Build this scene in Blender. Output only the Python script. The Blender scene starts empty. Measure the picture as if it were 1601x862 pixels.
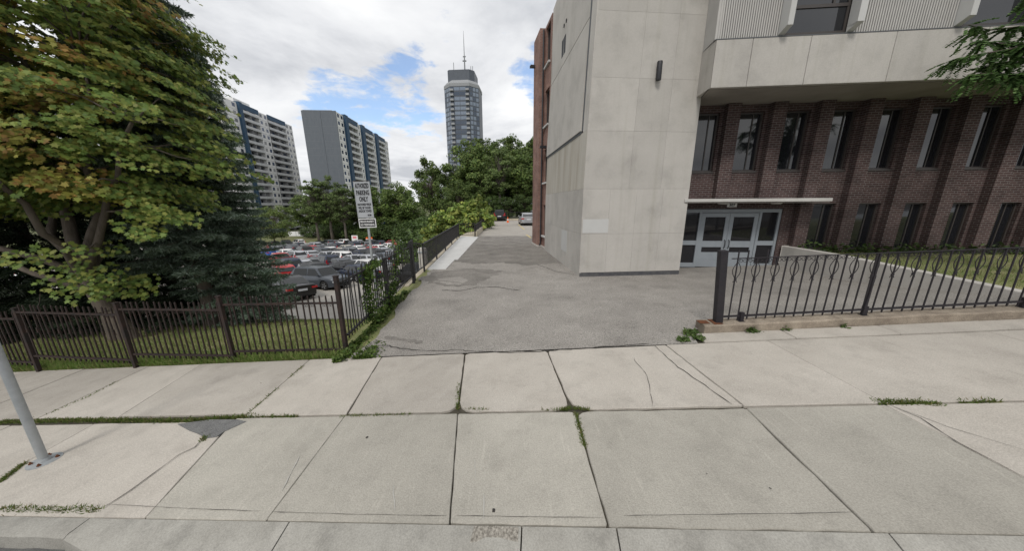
import bpy, math, random
import numpy as np
from mathutils import Matrix, Vector

# ------------------------------------------------------------------ camera, sky, sun, exposure
scene = bpy.context.scene
COL = scene.collection
R = math.radians
FPX, PW, PH, HC = 470.0, 1601, 862, 2.6          # focal length in photo pixels, photo size, lens height
PITCH, ROLL = R(13.5), R(0.35)
cam_d = bpy.data.cameras.new('camera'); cam = bpy.data.objects.new('camera', cam_d); COL.objects.link(cam)
cam_d.sensor_width = 36; cam_d.lens = FPX / PW * 36; cam_d.clip_start = 0.05; cam_d.clip_end = 6000
cam.matrix_world = Matrix.Translation((0, 0, HC)) @ Matrix.Rotation(math.pi/2 - PITCH, 4, 'X') @ Matrix.Rotation(-ROLL, 4, 'Z')
scene.camera = cam
scene.view_settings.view_transform = 'Standard'; scene.view_settings.look = 'None'
scene.view_settings.exposure = 0.36; scene.view_settings.gamma = 1.0
scene.view_settings.use_curve_mapping = False

SUN_EL, SUN_AZ = R(50), R(198)                    # azimuth clockwise from +Y
def sky_world():
    w = bpy.data.worlds.new('World'); scene.world = w; w.use_nodes = True
    nt = w.node_tree; N, L = nt.nodes, nt.links
    N.clear()
    out = N.new('ShaderNodeOutputWorld'); bg = N.new('ShaderNodeBackground'); bg.inputs['Strength'].default_value = 0.10
    L.new(bg.outputs[0], out.inputs[0])
    sky = N.new('ShaderNodeTexSky'); sky.sky_type = 'NISHITA'; sky.sun_disc = False
    sky.sun_elevation = SUN_EL; sky.sun_rotation = SUN_AZ; sky.altitude = 100; sky.air_density = 1.0; sky.dust_density = 0.6; sky.ozone_density = 2.5
    tc = N.new('ShaderNodeTexCoord'); sep = N.new('ShaderNodeSeparateXYZ'); L.new(tc.outputs['Generated'], sep.inputs[0])
    def math_(op, a, b=None):
        n = N.new('ShaderNodeMath'); n.operation = op
        for i, v in enumerate((a, b)):
            if v is None: continue
            if isinstance(v, (int, float)): n.inputs[i].default_value = v
            else: L.new(v, n.inputs[i])
        return n.outputs[0]
    zz = math_('ADD', math_('MAXIMUM', sep.outputs[2], 0.0), 0.16)
    comb = N.new('ShaderNodeCombineXYZ')
    L.new(math_('DIVIDE', sep.outputs[0], zz), comb.inputs[0]); L.new(math_('DIVIDE', sep.outputs[1], zz), comb.inputs[1])
    def noise(scale, detail, rough, off, dist=0.0):
        mp = N.new('ShaderNodeMapping'); mp.inputs['Location'].default_value = off; L.new(comb.outputs[0], mp.inputs[0])
        n = N.new('ShaderNodeTexNoise'); n.inputs['Scale'].default_value = scale; n.inputs['Detail'].default_value = detail
        n.inputs['Roughness'].default_value = rough; n.inputs['Distortion'].default_value = dist
        L.new(mp.outputs[0], n.inputs['Vector']); return n.outputs['Fac']
    n1 = noise(1.35, 8, 0.58, (3.1, 0.4, 0), 0.25)
    n2 = noise(0.9, 7, 0.6, (7.7, 2.2, 1.3), 0.3)
    # gaps in the cloud deck, as breaks around chosen directions, ragged by the noise
    holes = None
    wn = N.new('ShaderNodeTexNoise'); wn.inputs['Scale'].default_value = 2.6; wn.inputs['Detail'].default_value = 5; L.new(comb.outputs[0], wn.inputs['Vector'])
    ws = N.new('ShaderNodeVectorMath'); ws.operation = 'MULTIPLY_ADD'; L.new(wn.outputs['Color'], ws.inputs[0]); ws.inputs[1].default_value = (.22, .22, .12); ws.inputs[2].default_value = (-.11, -.11, -.06)
    warp = N.new('ShaderNodeVectorMath'); warp.operation = 'ADD'; L.new(tc.outputs['Generated'], warp.inputs[0]); L.new(ws.outputs[0], warp.inputs[1])
    _nw = N.new('ShaderNodeVectorMath'); _nw.operation = 'NORMALIZE'; L.new(warp.outputs[0], _nw.inputs[0]); warp = _nw
    for (u, v, wd, dp) in SKY_GAPS:
        d = cam_ray(u, v).normalized()
        dot = N.new('ShaderNodeVectorMath'); dot.operation = 'DOT_PRODUCT'; L.new(warp.outputs[0], dot.inputs[0]); dot.inputs[1].default_value = d
        mr = N.new('ShaderNodeMapRange'); mr.inputs['From Min'].default_value = math.cos(R(wd)); mr.inputs['From Max'].default_value = 1.0
        mr.inputs['To Min'].default_value = 0; mr.clamp = True; mr.inputs['To Max'].default_value = dp; L.new(dot.outputs['Value'], mr.inputs[0])
        holes = mr.outputs[0] if holes is None else math_('MAXIMUM', holes, mr.outputs[0])
    cov = math_('SUBTRACT', math_('ADD', math_('MULTIPLY', math_('ADD', n1, math_('MULTIPLY', math_('SUBTRACT', noise(6.5, 8, .66, (4.2, 1.4, 2.6), .4), .5), .85)), 1.2), .12), math_('ADD', holes, math_('MULTIPLY', holes, math_('SUBTRACT', noise(4.5, 6, .62, (1.2, 5.4, .6)), .5))))
    ramp = N.new('ShaderNodeMapRange'); ramp.interpolation_type = 'SMOOTHSTEP'
    ramp.inputs['From Min'].default_value = 0.14; ramp.inputs['From Max'].default_value = 0.50; L.new(cov, ramp.inputs[0])
    cr = N.new('ShaderNodeValToRGB'); L.new(n2, cr.inputs[0])
    e = cr.color_ramp.elements
    e[0].position = 0.35; e[0].color = (4.6, 4.75, 5.05, 1); e[1].position = 0.66; e[1].color = (8.1, 8.15, 8.2, 1)
    m = e.new(0.49); m.color = (6.5, 6.6, 6.8, 1)
    mix = N.new('ShaderNodeMix'); mix.data_type = 'RGBA'
    skm = N.new('ShaderNodeVectorMath'); skm.operation = 'SCALE'; L.new(sky.outputs[0], skm.inputs[0]); skm.inputs['Scale'].default_value = 1.6
    L.new(math_('ADD', math_('MULTIPLY', ramp.outputs[0], .86), .14), mix.inputs['Factor']); L.new(skm.outputs[0], mix.inputs['A']); L.new(cr.outputs[0], mix.inputs['B'])
    L.new(mix.outputs['Result'], bg.inputs['Color'])

def cam_ray(u, v):
    a = (u - PW/2)/FPX; b = -(v - PH/2)/FPX
    c, s = math.cos(ROLL), math.sin(ROLL)
    a, b = a*c + b*s, -a*s + b*c
    return Vector((a, math.cos(PITCH) + b*math.sin(PITCH), -math.sin(PITCH) + b*math.cos(PITCH)))
SKY_GAPS = [(590, 160, 7, .50), (530, 148, 5.5, .50), (655, 174, 6, .50), (630, 103, 4.2, .54), (840, 118, 5.2, .54), (500, 160, 3.5, .45)]
sky_world()
sun_d = bpy.data.lights.new('sun', 'SUN'); sun_d.energy = 1.5; sun_d.angle = R(14); sun_d.color = (1.0, 0.955, 0.89)
sun = bpy.data.objects.new('sun', sun_d); COL.objects.link(sun)
_sd = Vector((math.sin(SUN_AZ)*math.cos(SUN_EL), math.cos(SUN_AZ)*math.cos(SUN_EL), math.sin(SUN_EL)))
sun.rotation_euler = _sd.to_track_quat('Z', 'Y').to_euler(); sun.location = (0, -10, 30)
scene.cycles.max_bounces = 6; scene.cycles.diffuse_bounces = 3; scene.cycles.transparent_max_bounces = 8

# ------------------------------------------------------------------ helpers
rng = random.Random(7); nrng = np.random.default_rng(7)
def at_y(u, v, y):
    d = cam_ray(u, v); p = d*(y/d.y); return Vector((p.x, p.y, p.z + HC))
def at_z(u, v, z):
    d = cam_ray(u, v); p = d*((z-HC)/d.z); return Vector((p.x, p.y, z))
SA, CA = math.sin(R(5)), math.cos(R(5)); SLOPE = 0.085
def ab(a, b): return (a*CA + b*SA, -a*SA + b*CA)            # street coordinates: a along the kerb, b away from the road
def to_ab(x, y): return (x*CA - y*SA, x*SA + y*CA)
def z_walk(x, y): return SLOPE*(x*CA - y*SA)
def on_walk(u, v):
    d = cam_ray(u, v); t = -HC/(d.z - SLOPE*(d.x*CA - d.y*SA)); p = d*t; return Vector((p.x, p.y, p.z + HC))
LOT0, LOTS = -4.05, 0.075
def lot_z(y): return LOT0 - LOTS*(min(y, 108) - 20)
def on_lot(u, v):
    d = cam_ray(u, v); t = (LOT0 + LOTS*20 - HC)/(d.z + LOTS*d.y); p = d*t; return Vector((p.x, p.y, p.z + HC))
def sstep(t): t = min(1, max(0, t)); return t*t*(3 - 2*t)
def z_drive(x, y):
    a, b = to_ab(x, y)
    t = sstep((b - 5.0)/5.5)
    plat = 0.03 + max(0, min(x, 10.5) - 6.3)*0.05
    return (1-t)*z_walk(x, y) + t*plat

class MB:
    def __init__(s): s.v = []; s.f = []; s.m = []
    def add(s, vs, fs, mi=0):
        o = len(s.v); s.v += [tuple(p) for p in vs]; s.f += [tuple(i+o for i in f) for f in fs]; s.m += [mi]*len(fs)
    def box(s, x0, x1, y0, y1, z0, z1, mi=0):
        s.add([(x0,y0,z0),(x1,y0,z0),(x1,y1,z0),(x0,y1,z0),(x0,y0,z1),(x1,y0,z1),(x1,y1,z1),(x0,y1,z1)],
              [(0,3,2,1),(4,5,6,7),(0,1,5,4),(1,2,6,5),(2,3,7,6),(3,0,4,7)], mi)
    def beam(s, p, q, w, h=None, mi=0, up=(0,0,1)):
        h = w if h is None else h
        p, q = Vector(p), Vector(q); d = (q-p).normalized(); u = Vector(up)
        if abs(d.dot(u)) > .98: u = Vector((0,1,0))
        r = d.cross(u).normalized(); t = r.cross(d).normalized()
        vs = [c + r*i*w/2 + t*j*h/2 for c in (p, q) for i, j in ((-1,-1),(1,-1),(1,1),(-1,1))]
        s.add(vs, [(0,1,2,3),(7,6,5,4),(0,4,5,1),(1,5,6,2),(2,6,7,3),(3,7,4,0)], mi)
    def tube(s, path, rad, n=8, mi=0, cap=True):
        P = [Vector(p) for p in path]; k = len(P)
        rs = rad if isinstance(rad, (list, tuple)) else [rad]*k
        o = len(s.v); ref = None
        for i in range(k):
            d = (P[min(i+1,k-1)] - P[max(i-1,0)])
            d = d.normalized() if d.length > 1e-9 else Vector((0,0,1))
            if ref is None: ref = d.orthogonal().normalized()
            ref = (ref - d*ref.dot(d)); ref = ref.normalized() if ref.length > 1e-6 else d.orthogonal().normalized()
            b = d.cross(ref)
            for j in range(n):
                a = 2*math.pi*j/n; s.v.append(tuple(P[i] + (ref*math.cos(a) + b*math.sin(a))*rs[i]))
        for i in range(k-1):
            for j in range(n):
                j2 = (j+1) % n; s.f.append((o+i*n+j, o+i*n+j2, o+(i+1)*n+j2, o+(i+1)*n+j)); s.m.append(mi)
        if cap:
            s.f.append(tuple(o+j for j in reversed(range(n)))); s.f.append(tuple(o+(k-1)*n+j for j in range(n))); s.m += [mi, mi]
    def prism(s, poly, z0, z1, mi=0):
        n = len(poly); f0 = z0 if callable(z0) else (lambda x, y: z0); f1 = z1 if callable(z1) else (lambda x, y: z1)
        s.add([(x, y, f0(x, y)) for x, y in poly] + [(x, y, f1(x, y)) for x, y in poly],
              [tuple(reversed(range(n))), tuple(range(n, 2*n))] + [(i, (i+1) % n, n+(i+1) % n, n+i) for i in range(n)], mi)
    def lathe(s, prof, n=16, mi=0, c=(0,0,0)):
        o = len(s.v)
        for r, z in prof:
            for j in range(n):
                a = 2*math.pi*j/n; s.v.append((c[0]+r*math.cos(a), c[1]+r*math.sin(a), c[2]+z))
        for i in range(len(prof)-1):
            for j in range(n):
                j2 = (j+1) % n; s.f.append((o+i*n+j, o+i*n+j2, o+(i+1)*n+j2, o+(i+1)*n+j)); s.m.append(mi)
        s.f.append(tuple(o+j for j in reversed(range(n)))); s.f.append(tuple(o+(len(prof)-1)*n+j for j in range(n))); s.m += [mi, mi]
    def mesh(s, name, smooth=False):
        me = bpy.data.meshes.new(name); me.from_pydata(s.v, [], s.f); me.update()
        if any(s.m): me.polygons.foreach_set('material_index', s.m)
        if smooth: me.polygons.foreach_set('use_smooth', [True]*len(me.polygons))
        return me
def obj(name, me, mats=None, parent=None, loc=None, rot=None, scale=None):
    if isinstance(me, MB): me = me.mesh(name)
    o = bpy.data.objects.new(name, me); COL.objects.link(o)
    if mats is not None and me is not None:
        for i, m in enumerate(mats if isinstance(mats, (list, tuple)) else [mats]):
            if len(me.materials) <= i: me.materials.append(m)
    if parent is not None: o.parent = parent
    if loc is not None: o.location = loc
    if rot is not None: o.rotation_euler = rot if isinstance(rot, (tuple, list)) else (0, 0, rot)
    if scale is not None: o.scale = scale
    return o
def tag(o, label, cat, group=None):
    o['label'] = label; o['category'] = cat
    if group: o['group'] = group
    return o
def thing(name, label, cat, loc=(0,0,0), rot=0, group=None):
    o = bpy.data.objects.new(name, None); COL.objects.link(o); o.location = loc; o.rotation_euler = (0,0,rot); o.empty_display_size = .1
    return tag(o, label, cat, group)
def struct(name, me, mats): o = obj(name, me, mats); o['kind'] = 'structure'; return o
def stuff(name, me, mats, label, cat, parent=None):
    o = obj(name, me, mats, parent); o['kind'] = 'stuff'
    if parent is None: o['label'] = label; o['category'] = cat
    return o
def smooth(o, ang=35):
    o.data.polygons.foreach_set('use_smooth', [True]*len(o.data.polygons)); 
    try: o.data.set_sharp_from_angle(angle=R(ang))
    except Exception: pass
    return o
def bevel(o, w, seg=2):
    m = o.modifiers.new('bevel', 'BEVEL'); m.width = w; m.segments = seg; m.limit_method = 'ANGLE'; m.angle_limit = R(30); return o
def grid_mesh(name, xs, ys, zf, keep=None):
    nx, ny = len(xs), len(ys); v = [(x, y, zf(x, y)) for y in ys for x in xs]
    f = [(j*nx+i, j*nx+i+1, (j+1)*nx+i+1, (j+1)*nx+i) for j in range(ny-1) for i in range(nx-1)
         if keep is None or keep((xs[i]+xs[i+1])/2, (ys[j]+ys[j+1])/2)]
    me = bpy.data.meshes.new(name); me.from_pydata(v, [], f); me.update(); me.polygons.foreach_set('use_smooth', [True]*len(f)); return me
def lin(a, b, n): return [a + (b-a)*i/(n-1) for i in range(n)]
def scatter_mesh(name, P, U, V, size, tmpl, col, bend=None):
    """many small flat leaves: centres P, in-plane axes U and V, sizes, a template outline (k,2) and a colour each"""
    P, U, V = (np.asarray(a, dtype=np.float32) for a in (P, U, V)); size = np.asarray(size, np.float32)[:, None, None]
    T = np.asarray(tmpl, np.float32); n, k = len(P), len(T)
    co = P[:, None, :] + (U[:, None, :]*T[None, :, 0:1] + V[:, None, :]*T[None, :, 1:2])*size
    if bend is not None:
        Nn = np.cross(U, V); co = co - Nn[:, None, :]*(np.abs(T[None, :, 0:1])*bend*size)
    me = bpy.data.meshes.new(name)
    me.vertices.add(n*k); me.vertices.foreach_set('co', co.reshape(-1).astype(np.float32))
    me.loops.add(n*k); me.loops.foreach_set('vertex_index', np.arange(n*k, dtype=np.int32))
    me.polygons.add(n); me.polygons.foreach_set('loop_start', (np.arange(n)*k).astype(np.int32))
    try: me.polygons.foreach_set('loop_total', np.full(n, k, np.int32))
    except Exception: pass
    me.update(calc_edges=True)
    ca = me.color_attributes.new('Col', 'FLOAT_COLOR', 'POINT')
    c4 = np.ones((n, k, 4), np.float32); c4[:, :, :3] = np.asarray(col, np.float32)[:, None, :]
    ca.data.foreach_set('color', c4.reshape(-1)); return me
def frames(Nrm, spin=None):
    Nrm = Nrm/np.linalg.norm(Nrm, axis=1, keepdims=True)
    h = np.where(np.abs(Nrm[:, 2:3]) > .9, np.array([[1., 0, 0]]), np.array([[0., 0, 1.]]))
    U = np.cross(h, Nrm); U /= np.linalg.norm(U, axis=1, keepdims=True); V = np.cross(Nrm, U)
    a = nrng.uniform(0, 2*np.pi, len(Nrm)) if spin is None else spin
    c, s = np.cos(a)[:, None], np.sin(a)[:, None]
    return U*c + V*s, -U*s + V*c

# ------------------------------------------------------------------ materials
def material(name, c1, c2=None, scale=5.0, rough=.8, bump=0.0, bscale=None, detail=6, metal=0.0, spec=.3, speckle=0.0, rnd=0.0, big=0.0, stretch=None, sp_scale=None, world=False, blotch=0.0, bl_scale=3.0, streak=0.0, vstreak=0.0):
    m = bpy.data.materials.new(name); m.use_nodes = True; nt = m.node_tree; N, L = nt.nodes, nt.links
    bs = N['Principled BSDF']; bs.inputs['Roughness'].default_value = rough; bs.inputs['Metallic'].default_value = metal
    bs.inputs['Specular IOR Level'].default_value = spec
    bs.inputs['Base Color'].default_value = (*c1, 1)
    if c2 is None and not rnd and not bump: return m
    tc = N.new('ShaderNodeTexCoord'); vec = tc.outputs['Object']
    if world:
        g = N.new('ShaderNodeNewGeometry'); vec = g.outputs['Position']
    if stretch:
        mp = N.new('ShaderNodeMapping'); mp.inputs['Scale'].default_value = stretch; L.new(vec, mp.inputs[0]); vec = mp.outputs[0]
    def noise(sc, de, ro=.55):
        n = N.new('ShaderNodeTexNoise'); n.inputs['Scale'].default_value = sc; n.inputs['Detail'].default_value = de; n.inputs['Roughness'].default_value = ro
        L.new(vec, n.inputs['Vector']); return n.outputs['Fac']
    def mixc(fac, a, b, mode='MIX'):
        x = N.new('ShaderNodeMix'); x.data_type = 'RGBA'; x.blend_type = mode
        for key, val in (('Factor', fac), ('A', a), ('B', b)):
            if isinstance(val, (int, float)): x.inputs[key].default_value = val
            elif isinstance(val, tuple): x.inputs[key].default_value = val
            else: L.new(val, x.inputs[key])
        return x.outputs['Result']
    def remap(s, a, b, c=0., d=1.):
        r = N.new('ShaderNodeMapRange'); r.inputs[1].default_value = a; r.inputs[2].default_value = b; r.inputs[3].default_value = c; r.inputs[4].default_value = d
        L.new(s, r.inputs[0]); return r.outputs[0]
    col = (*c1, 1)
    if c2 is not None: col = mixc(remap(noise(scale, detail), .3, .7), (*c1, 1), (*c2, 1))
    if big:
        g = remap(noise(scale*.13, 4), .3, .7, 1-big, 1+big)
        cb = N.new('ShaderNodeCombineColor'); [L.new(g, cb.inputs[i]) for i in range(3)]
        col = mixc(1.0, col, cb.outputs[0], 'MULTIPLY')
    if speckle:
        g = remap(noise(sp_scale or scale*40, 2, .7), .35, .65, 1-speckle, 1+speckle)
        cb = N.new('ShaderNodeCombineColor'); [L.new(g, cb.inputs[i]) for i in range(3)]
        col = mixc(1.0, col, cb.outputs[0], 'MULTIPLY')
    if blotch:
        g = remap(noise(bl_scale, 9, .68), .50, .72, 1.0, 1-blotch)
        cb = N.new('ShaderNodeCombineColor'); [L.new(g, cb.inputs[i]) for i in range(3)]
        col = mixc(1.0, col, cb.outputs[0], 'MULTIPLY')
    if vstreak:
        mp = N.new('ShaderNodeMapping'); mp.inputs['Scale'].default_value = (5, 5, .22); L.new(vec, mp.inputs[0])
        n = N.new('ShaderNodeTexNoise'); n.inputs['Scale'].default_value = 1.0; n.inputs['Detail'].default_value = 7; n.inputs['Roughness'].default_value = .62; L.new(mp.outputs[0], n.inputs['Vector'])
        g = remap(n.outputs['Fac'], .52, .75, 1.0, 1-vstreak)
        cb = N.new('ShaderNodeCombineColor'); L.new(g, cb.inputs[0]); L.new(g, cb.inputs[1])
        gg = N.new('ShaderNodeMath'); gg.operation = 'POWER'; L.new(g, gg.inputs[0]); gg.inputs[1].default_value = 1.25; L.new(gg.outputs[0], cb.inputs[2])
        col = mixc(1.0, col, cb.outputs[0], 'MULTIPLY')
    if streak:
        mp = N.new('ShaderNodeMapping'); mp.inputs['Scale'].default_value = (26, 1.6, 1); L.new(vec, mp.inputs[0])
        n = N.new('ShaderNodeTexNoise'); n.inputs['Scale'].default_value = 1.0; n.inputs['Detail'].default_value = 6; L.new(mp.outputs[0], n.inputs['Vector'])
        g = remap(n.outputs['Fac'], .60, .78, 1.0, 1+streak)
        cb = N.new('ShaderNodeCombineColor'); [L.new(g, cb.inputs[i]) for i in range(3)]
        col = mixc(1.0, col, cb.outputs[0], 'MULTIPLY')
    if rnd:
        oi = N.new('ShaderNodeObjectInfo'); g = remap(oi.outputs['Random'], 0, 1, 1-rnd, 1+rnd)
        cb = N.new('ShaderNodeCombineColor'); [L.new(g, cb.inputs[i]) for i in range(3)]
        col = mixc(1.0, col, cb.outputs[0], 'MULTIPLY')
    if not isinstance(col, tuple): L.new(col, bs.inputs['Base Color'])
    if bump:
        b = N.new('ShaderNodeBump'); b.inputs['Strength'].default_value = bump; b.inputs['Distance'].default_value = .02
        L.new(noise(bscale or scale*8, 5, .65), b.inputs['Height']); L.new(b.outputs[0], bs.inputs['Normal'])
    return m
def leaf_material(name, trans=.3, rough=.55):
    m = bpy.data.materials.new(name); m.use_nodes = True; nt = m.node_tree; N, L = nt.nodes, nt.links
    bs = N['Principled BSDF']; at = N.new('ShaderNodeAttribute'); at.attribute_name = 'Col'
    oi = N.new('ShaderNodeObjectInfo'); hv = N.new('ShaderNodeHueSaturation')
    mr = N.new('ShaderNodeMapRange'); mr.inputs[3].default_value = .8; mr.inputs[4].default_value = 1.2; L.new(oi.outputs['Random'], mr.inputs[0])
    L.new(mr.outputs[0], hv.inputs['Value']); L.new(at.outputs['Color'], hv.inputs['Color'])
    L.new(hv.outputs[0], bs.inputs['Base Color']); bs.inputs['Roughness'].default_value = rough; bs.inputs['Specular IOR Level'].default_value = .25
    tr = N.new('ShaderNodeBsdfTranslucent'); L.new(hv.outputs[0], tr.inputs['Color'])
    mx = N.new('ShaderNodeMixShader'); mx.inputs[0].default_value = trans
    L.new(bs.outputs[0], mx.inputs[1]); L.new(tr.outputs[0], mx.inputs[2]); L.new(mx.outputs[0], N['Material Output'].inputs['Surface'])
    return m
def glass_material(name, tint=(.03,.035,.04), rough=.06, spec=.8):
    return material(name, tint, rough=rough, spec=spec)
def brick_material(name, c1, c2, mortar, bw=.215, bh=.075):
    m = bpy.data.materials.new(name); m.use_nodes = True; nt = m.node_tree; N, L = nt.nodes, nt.links
    bs = N['Principled BSDF']; bs.inputs['Roughness'].default_value = .85; bs.inputs['Specular IOR Level'].default_value = .2
    tc = N.new('ShaderNodeTexCoord'); sp = N.new('ShaderNodeSeparateXYZ'); L.new(tc.outputs['Object'], sp.inputs[0])
    ad = N.new('ShaderNodeMath'); ad.operation = 'ADD'; L.new(sp.outputs[0], ad.inputs[0]); L.new(sp.outputs[1], ad.inputs[1])
    cb = N.new('ShaderNodeCombineXYZ'); L.new(ad.outputs[0], cb.inputs[0]); L.new(sp.outputs[2], cb.inputs[1])
    br = N.new('ShaderNodeTexBrick'); L.new(cb.outputs[0], br.inputs['Vector'])
    br.inputs['Scale'].default_value = 1.0; br.inputs['Brick Width'].default_value = bw; br.inputs['Row Height'].default_value = bh
    br.inputs['Mortar Size'].default_value = .009; br.inputs['Mortar Smooth'].default_value = .3
    br.inputs['Color1'].default_value = (*c1, 1); br.inputs['Color2'].default_value = (*c2, 1); br.inputs['Mortar'].default_value = (*mortar, 1)
    ns = N.new('ShaderNodeTexNoise'); ns.inputs['Scale'].default_value = 1.7; ns.inputs['Detail'].default_value = 5; L.new(tc.outputs['Object'], ns.inputs['Vector'])
    mr = N.new('ShaderNodeMapRange'); mr.inputs[1].default_value = .3; mr.inputs[2].default_value = .7; mr.inputs[3].default_value = .75; mr.inputs[4].default_value = 1.25
    L.new(ns.outputs['Fac'], mr.inputs[0]); c3 = N.new('ShaderNodeCombineColor'); [L.new(mr.outputs[0], c3.inputs[i]) for i in range(3)]
    mx = N.new('ShaderNodeMix'); mx.data_type = 'RGBA'; mx.blend_type = 'MULTIPLY'; mx.inputs['Factor'].default_value = 1
    L.new(br.outputs['Color'], mx.inputs['A']); L.new(c3.outputs[0], mx.inputs['B']); L.new(mx.outputs['Result'], bs.inputs['Base Color'])
    bp = N.new('ShaderNodeBump'); bp.inputs['Strength'].default_value = .5; bp.inputs['Distance'].default_value = .01; bp.invert = True
    L.new(br.outputs['Fac'], bp.inputs['Height']); L.new(bp.outputs[0], bs.inputs['Normal'])
    return m

MT = {}
MT['slab_warm'] = material('sidewalk_warm', (.435,.405,.362), (.375,.347,.308), 1.6, .9, .35, 60, speckle=.13, rnd=.085, big=.14, spec=.12, sp_scale=85, blotch=.17, bl_scale=2.3, streak=.06)
MT['slab_grey'] = material('sidewalk_grey', (.392,.372,.328), (.335,.318,.28), 1.8, .9, .35, 60, speckle=.13, rnd=.07, big=.14, spec=.12, sp_scale=85, blotch=.15, bl_scale=2.6, streak=.16)
MT['soil'] = material('joint_soil', (.05,.045,.035), (.09,.08,.06), 20, .95, .4)
MT['curb'] = material('curb_concrete', (.345,.335,.305), (.27,.26,.235), 3, .9, .45, 50, speckle=.12, big=.14, spec=.12, sp_scale=80, blotch=.25, bl_scale=4)
MT['road'] = material('road_asphalt', (.10,.10,.10), (.14,.138,.135), 6, .9, .5, 150, speckle=.35, sp_scale=200)
MT['asphalt'] = material('drive_asphalt', (.310,.292,.268), (.248,.233,.214), 1.1, .92, .6, 80, speckle=.36, big=.12, spec=.1, sp_scale=48, blotch=.25, bl_scale=.7)
MT['asphalt_dark'] = material('worn_asphalt', (.240,.225,.206), (.178,.167,.152), 1.3, .92, .6, 80, speckle=.36, big=.18, spec=.1, sp_scale=48, blotch=.3, bl_scale=1.2)
MT['asphalt_far'] = material('pale_asphalt', (.37,.345,.31), (.31,.29,.262), .9, .9, .3, 100, speckle=.18, big=.08, spec=.15, sp_scale=60)
MT['patch'] = material('asphalt_patch', (.13,.13,.13), (.19,.19,.185), 8, .95, .7, 60, speckle=.5, sp_scale=160)
MT['scuff'] = material('scuff', (.44,.43,.40), (.37,.355,.325), 30, .9)
MT['pitted'] = material('pitted_concrete', (.40,.375,.33), (.10,.09,.075), 55, .95, .6, 50)
MT['crack'] = material('crack_dark', (.035,.033,.03), (.06,.055,.05), 12, 1)  # dark tone shared by cracks, scored lines and gum spots
MT['lot'] = material('lot_asphalt', (.42,.395,.355), (.34,.32,.288), .5, .9, .3, 60, speckle=.15, big=.10, sp_scale=30)
MT['lawn'] = material('lawn_soil', (.15,.19,.06), (.27,.25,.13), .9, .95, .5, 40, speckle=.3, sp_scale=60, big=.2)
MT['grass_far'] = material('far_ground', (.10,.13,.05), (.16,.15,.08), .06, .95)
MT['strip'] = material('pale_concrete_strip', (.55,.55,.54), (.48,.48,.47), 2, .85, .1, 60, speckle=.08, sp_scale=80)
MT['beige'] = material('beige_concrete', (.48,.43,.34), (.36,.32,.25), 2, .9, .3, 40, speckle=.12, sp_scale=60, big=.1)
MT['conc'] = material('wall_concrete', (.465,.445,.415), (.41,.392,.365), 1.1, .88, .15, 120, speckle=.07, rnd=.06, vstreak=.11, big=.06, spec=.2, sp_scale=60, blotch=.12, bl_scale=1.1)
MT['conc_stain'] = material('streaked_concrete', (.47,.45,.405), (.345,.315,.265), 3.2, .88, .15, 120, speckle=.06, rnd=.03, stretch=(1, 1, .10), sp_scale=130)
MT['conc_light'] = material('light_concrete', (.50,.50,.49), (.45,.45,.44), 1.5, .85, .1, 120, rnd=.03)
MT['plinth'] = material('dark_plinth', (.06,.06,.07), (.10,.10,.10), 8, .7, .2)
MT['reveal'] = material('dark_reveal', (.10,.105,.11), rough=.7)
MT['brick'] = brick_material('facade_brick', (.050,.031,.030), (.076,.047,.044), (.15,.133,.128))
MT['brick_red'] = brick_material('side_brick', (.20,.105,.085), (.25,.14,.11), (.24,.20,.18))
MT['soffit'] = material('soffit', (.30,.275,.25), (.235,.215,.195), 1.2, .9, big=.1)
MT['glass'] = glass_material('window_glass', (.012,.013,.016), .05, .9)
MT['glass_door'] = glass_material('door_glass', (.015,.015,.018), .05, .55)
MT['frame_dark'] = material('bronze_frame', (.05,.043,.04), rough=.45, spec=.5)
MT['alu'] = material('pale_blue_aluminium', (.255,.28,.305), (.225,.25,.275), 3, .5, metal=0.0, spec=.5)
MT['white_trim'] = material('canopy_white', (.52,.51,.49), (.42,.41,.385), 2, .7, big=.1)
MT['ribbed'] = material('ribbed_metal', (.46,.45,.43), (.41,.40,.385), 2, .7)
MT['joint'] = material('panel_joint', (.20,.19,.175), rough=.9)
MT['rib_gap'] = material('rib_gap', (.16,.155,.15), rough=.8)
MT['lamp_black'] = material('black_lamp', (.018,.018,.022), rough=.45, spec=.5)
MT['iron_rust'] = material('rusty_brown_iron', (.013,.012,.012), (.040,.022,.017), 9, .7, .3, 60, spec=.35, detail=9)
MT['iron'] = material('black_iron', (.016,.016,.017), (.028,.026,.026), 9, .6, .2, 60, spec=.4)
MT['iron_purple'] = material('dark_painted_iron', (.013,.012,.016), (.024,.020,.023), 10, .6, .25, 60, spec=.4)
MT['galv'] = material('galvanised_steel', (.40,.42,.43), (.33,.35,.36), 14, .5, metal=.4, spec=.5)
MT['rust'] = material('rust', (.16,.06,.025), (.08,.035,.02), 30, .9)
MT['bark'] = material('bark', (.155,.13,.105), (.08,.066,.055), 6, .95, .9, 25, stretch=(1,1,.25))
MT['bark_pale'] = material('pale_bark', (.17,.15,.125), (.09,.08,.068), 5, .95, .8, 20, stretch=(1,1,.25))
MT['leaf'] = leaf_material('leaf', .30)
MT['needle'] = leaf_material('needle', .12, .6)
MT['grass'] = leaf_material('grass_blade', .3)
MT['sign_face'] = material('sign_face', (.37,.385,.405), (.33,.345,.365), 6, .5, spec=.4)
MT['ink'] = material('black_ink', (.012,.012,.014), rough=.6)
MT['sign_white'] = material('sign_white', (.66,.66,.66), rough=.5)
MT['yellow'] = material('faded_yellow_paint', (.58,.45,.16), (.45,.37,.18), 6, .8)
MT['orange'] = material('orange_plastic', (.75,.13,.02), rough=.5)
MT['white_plastic'] = material('white_board', (.72,.72,.72), rough=.5)
MT['pink'] = material('pink_panel', (.65,.22,.25), rough=.5)
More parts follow.
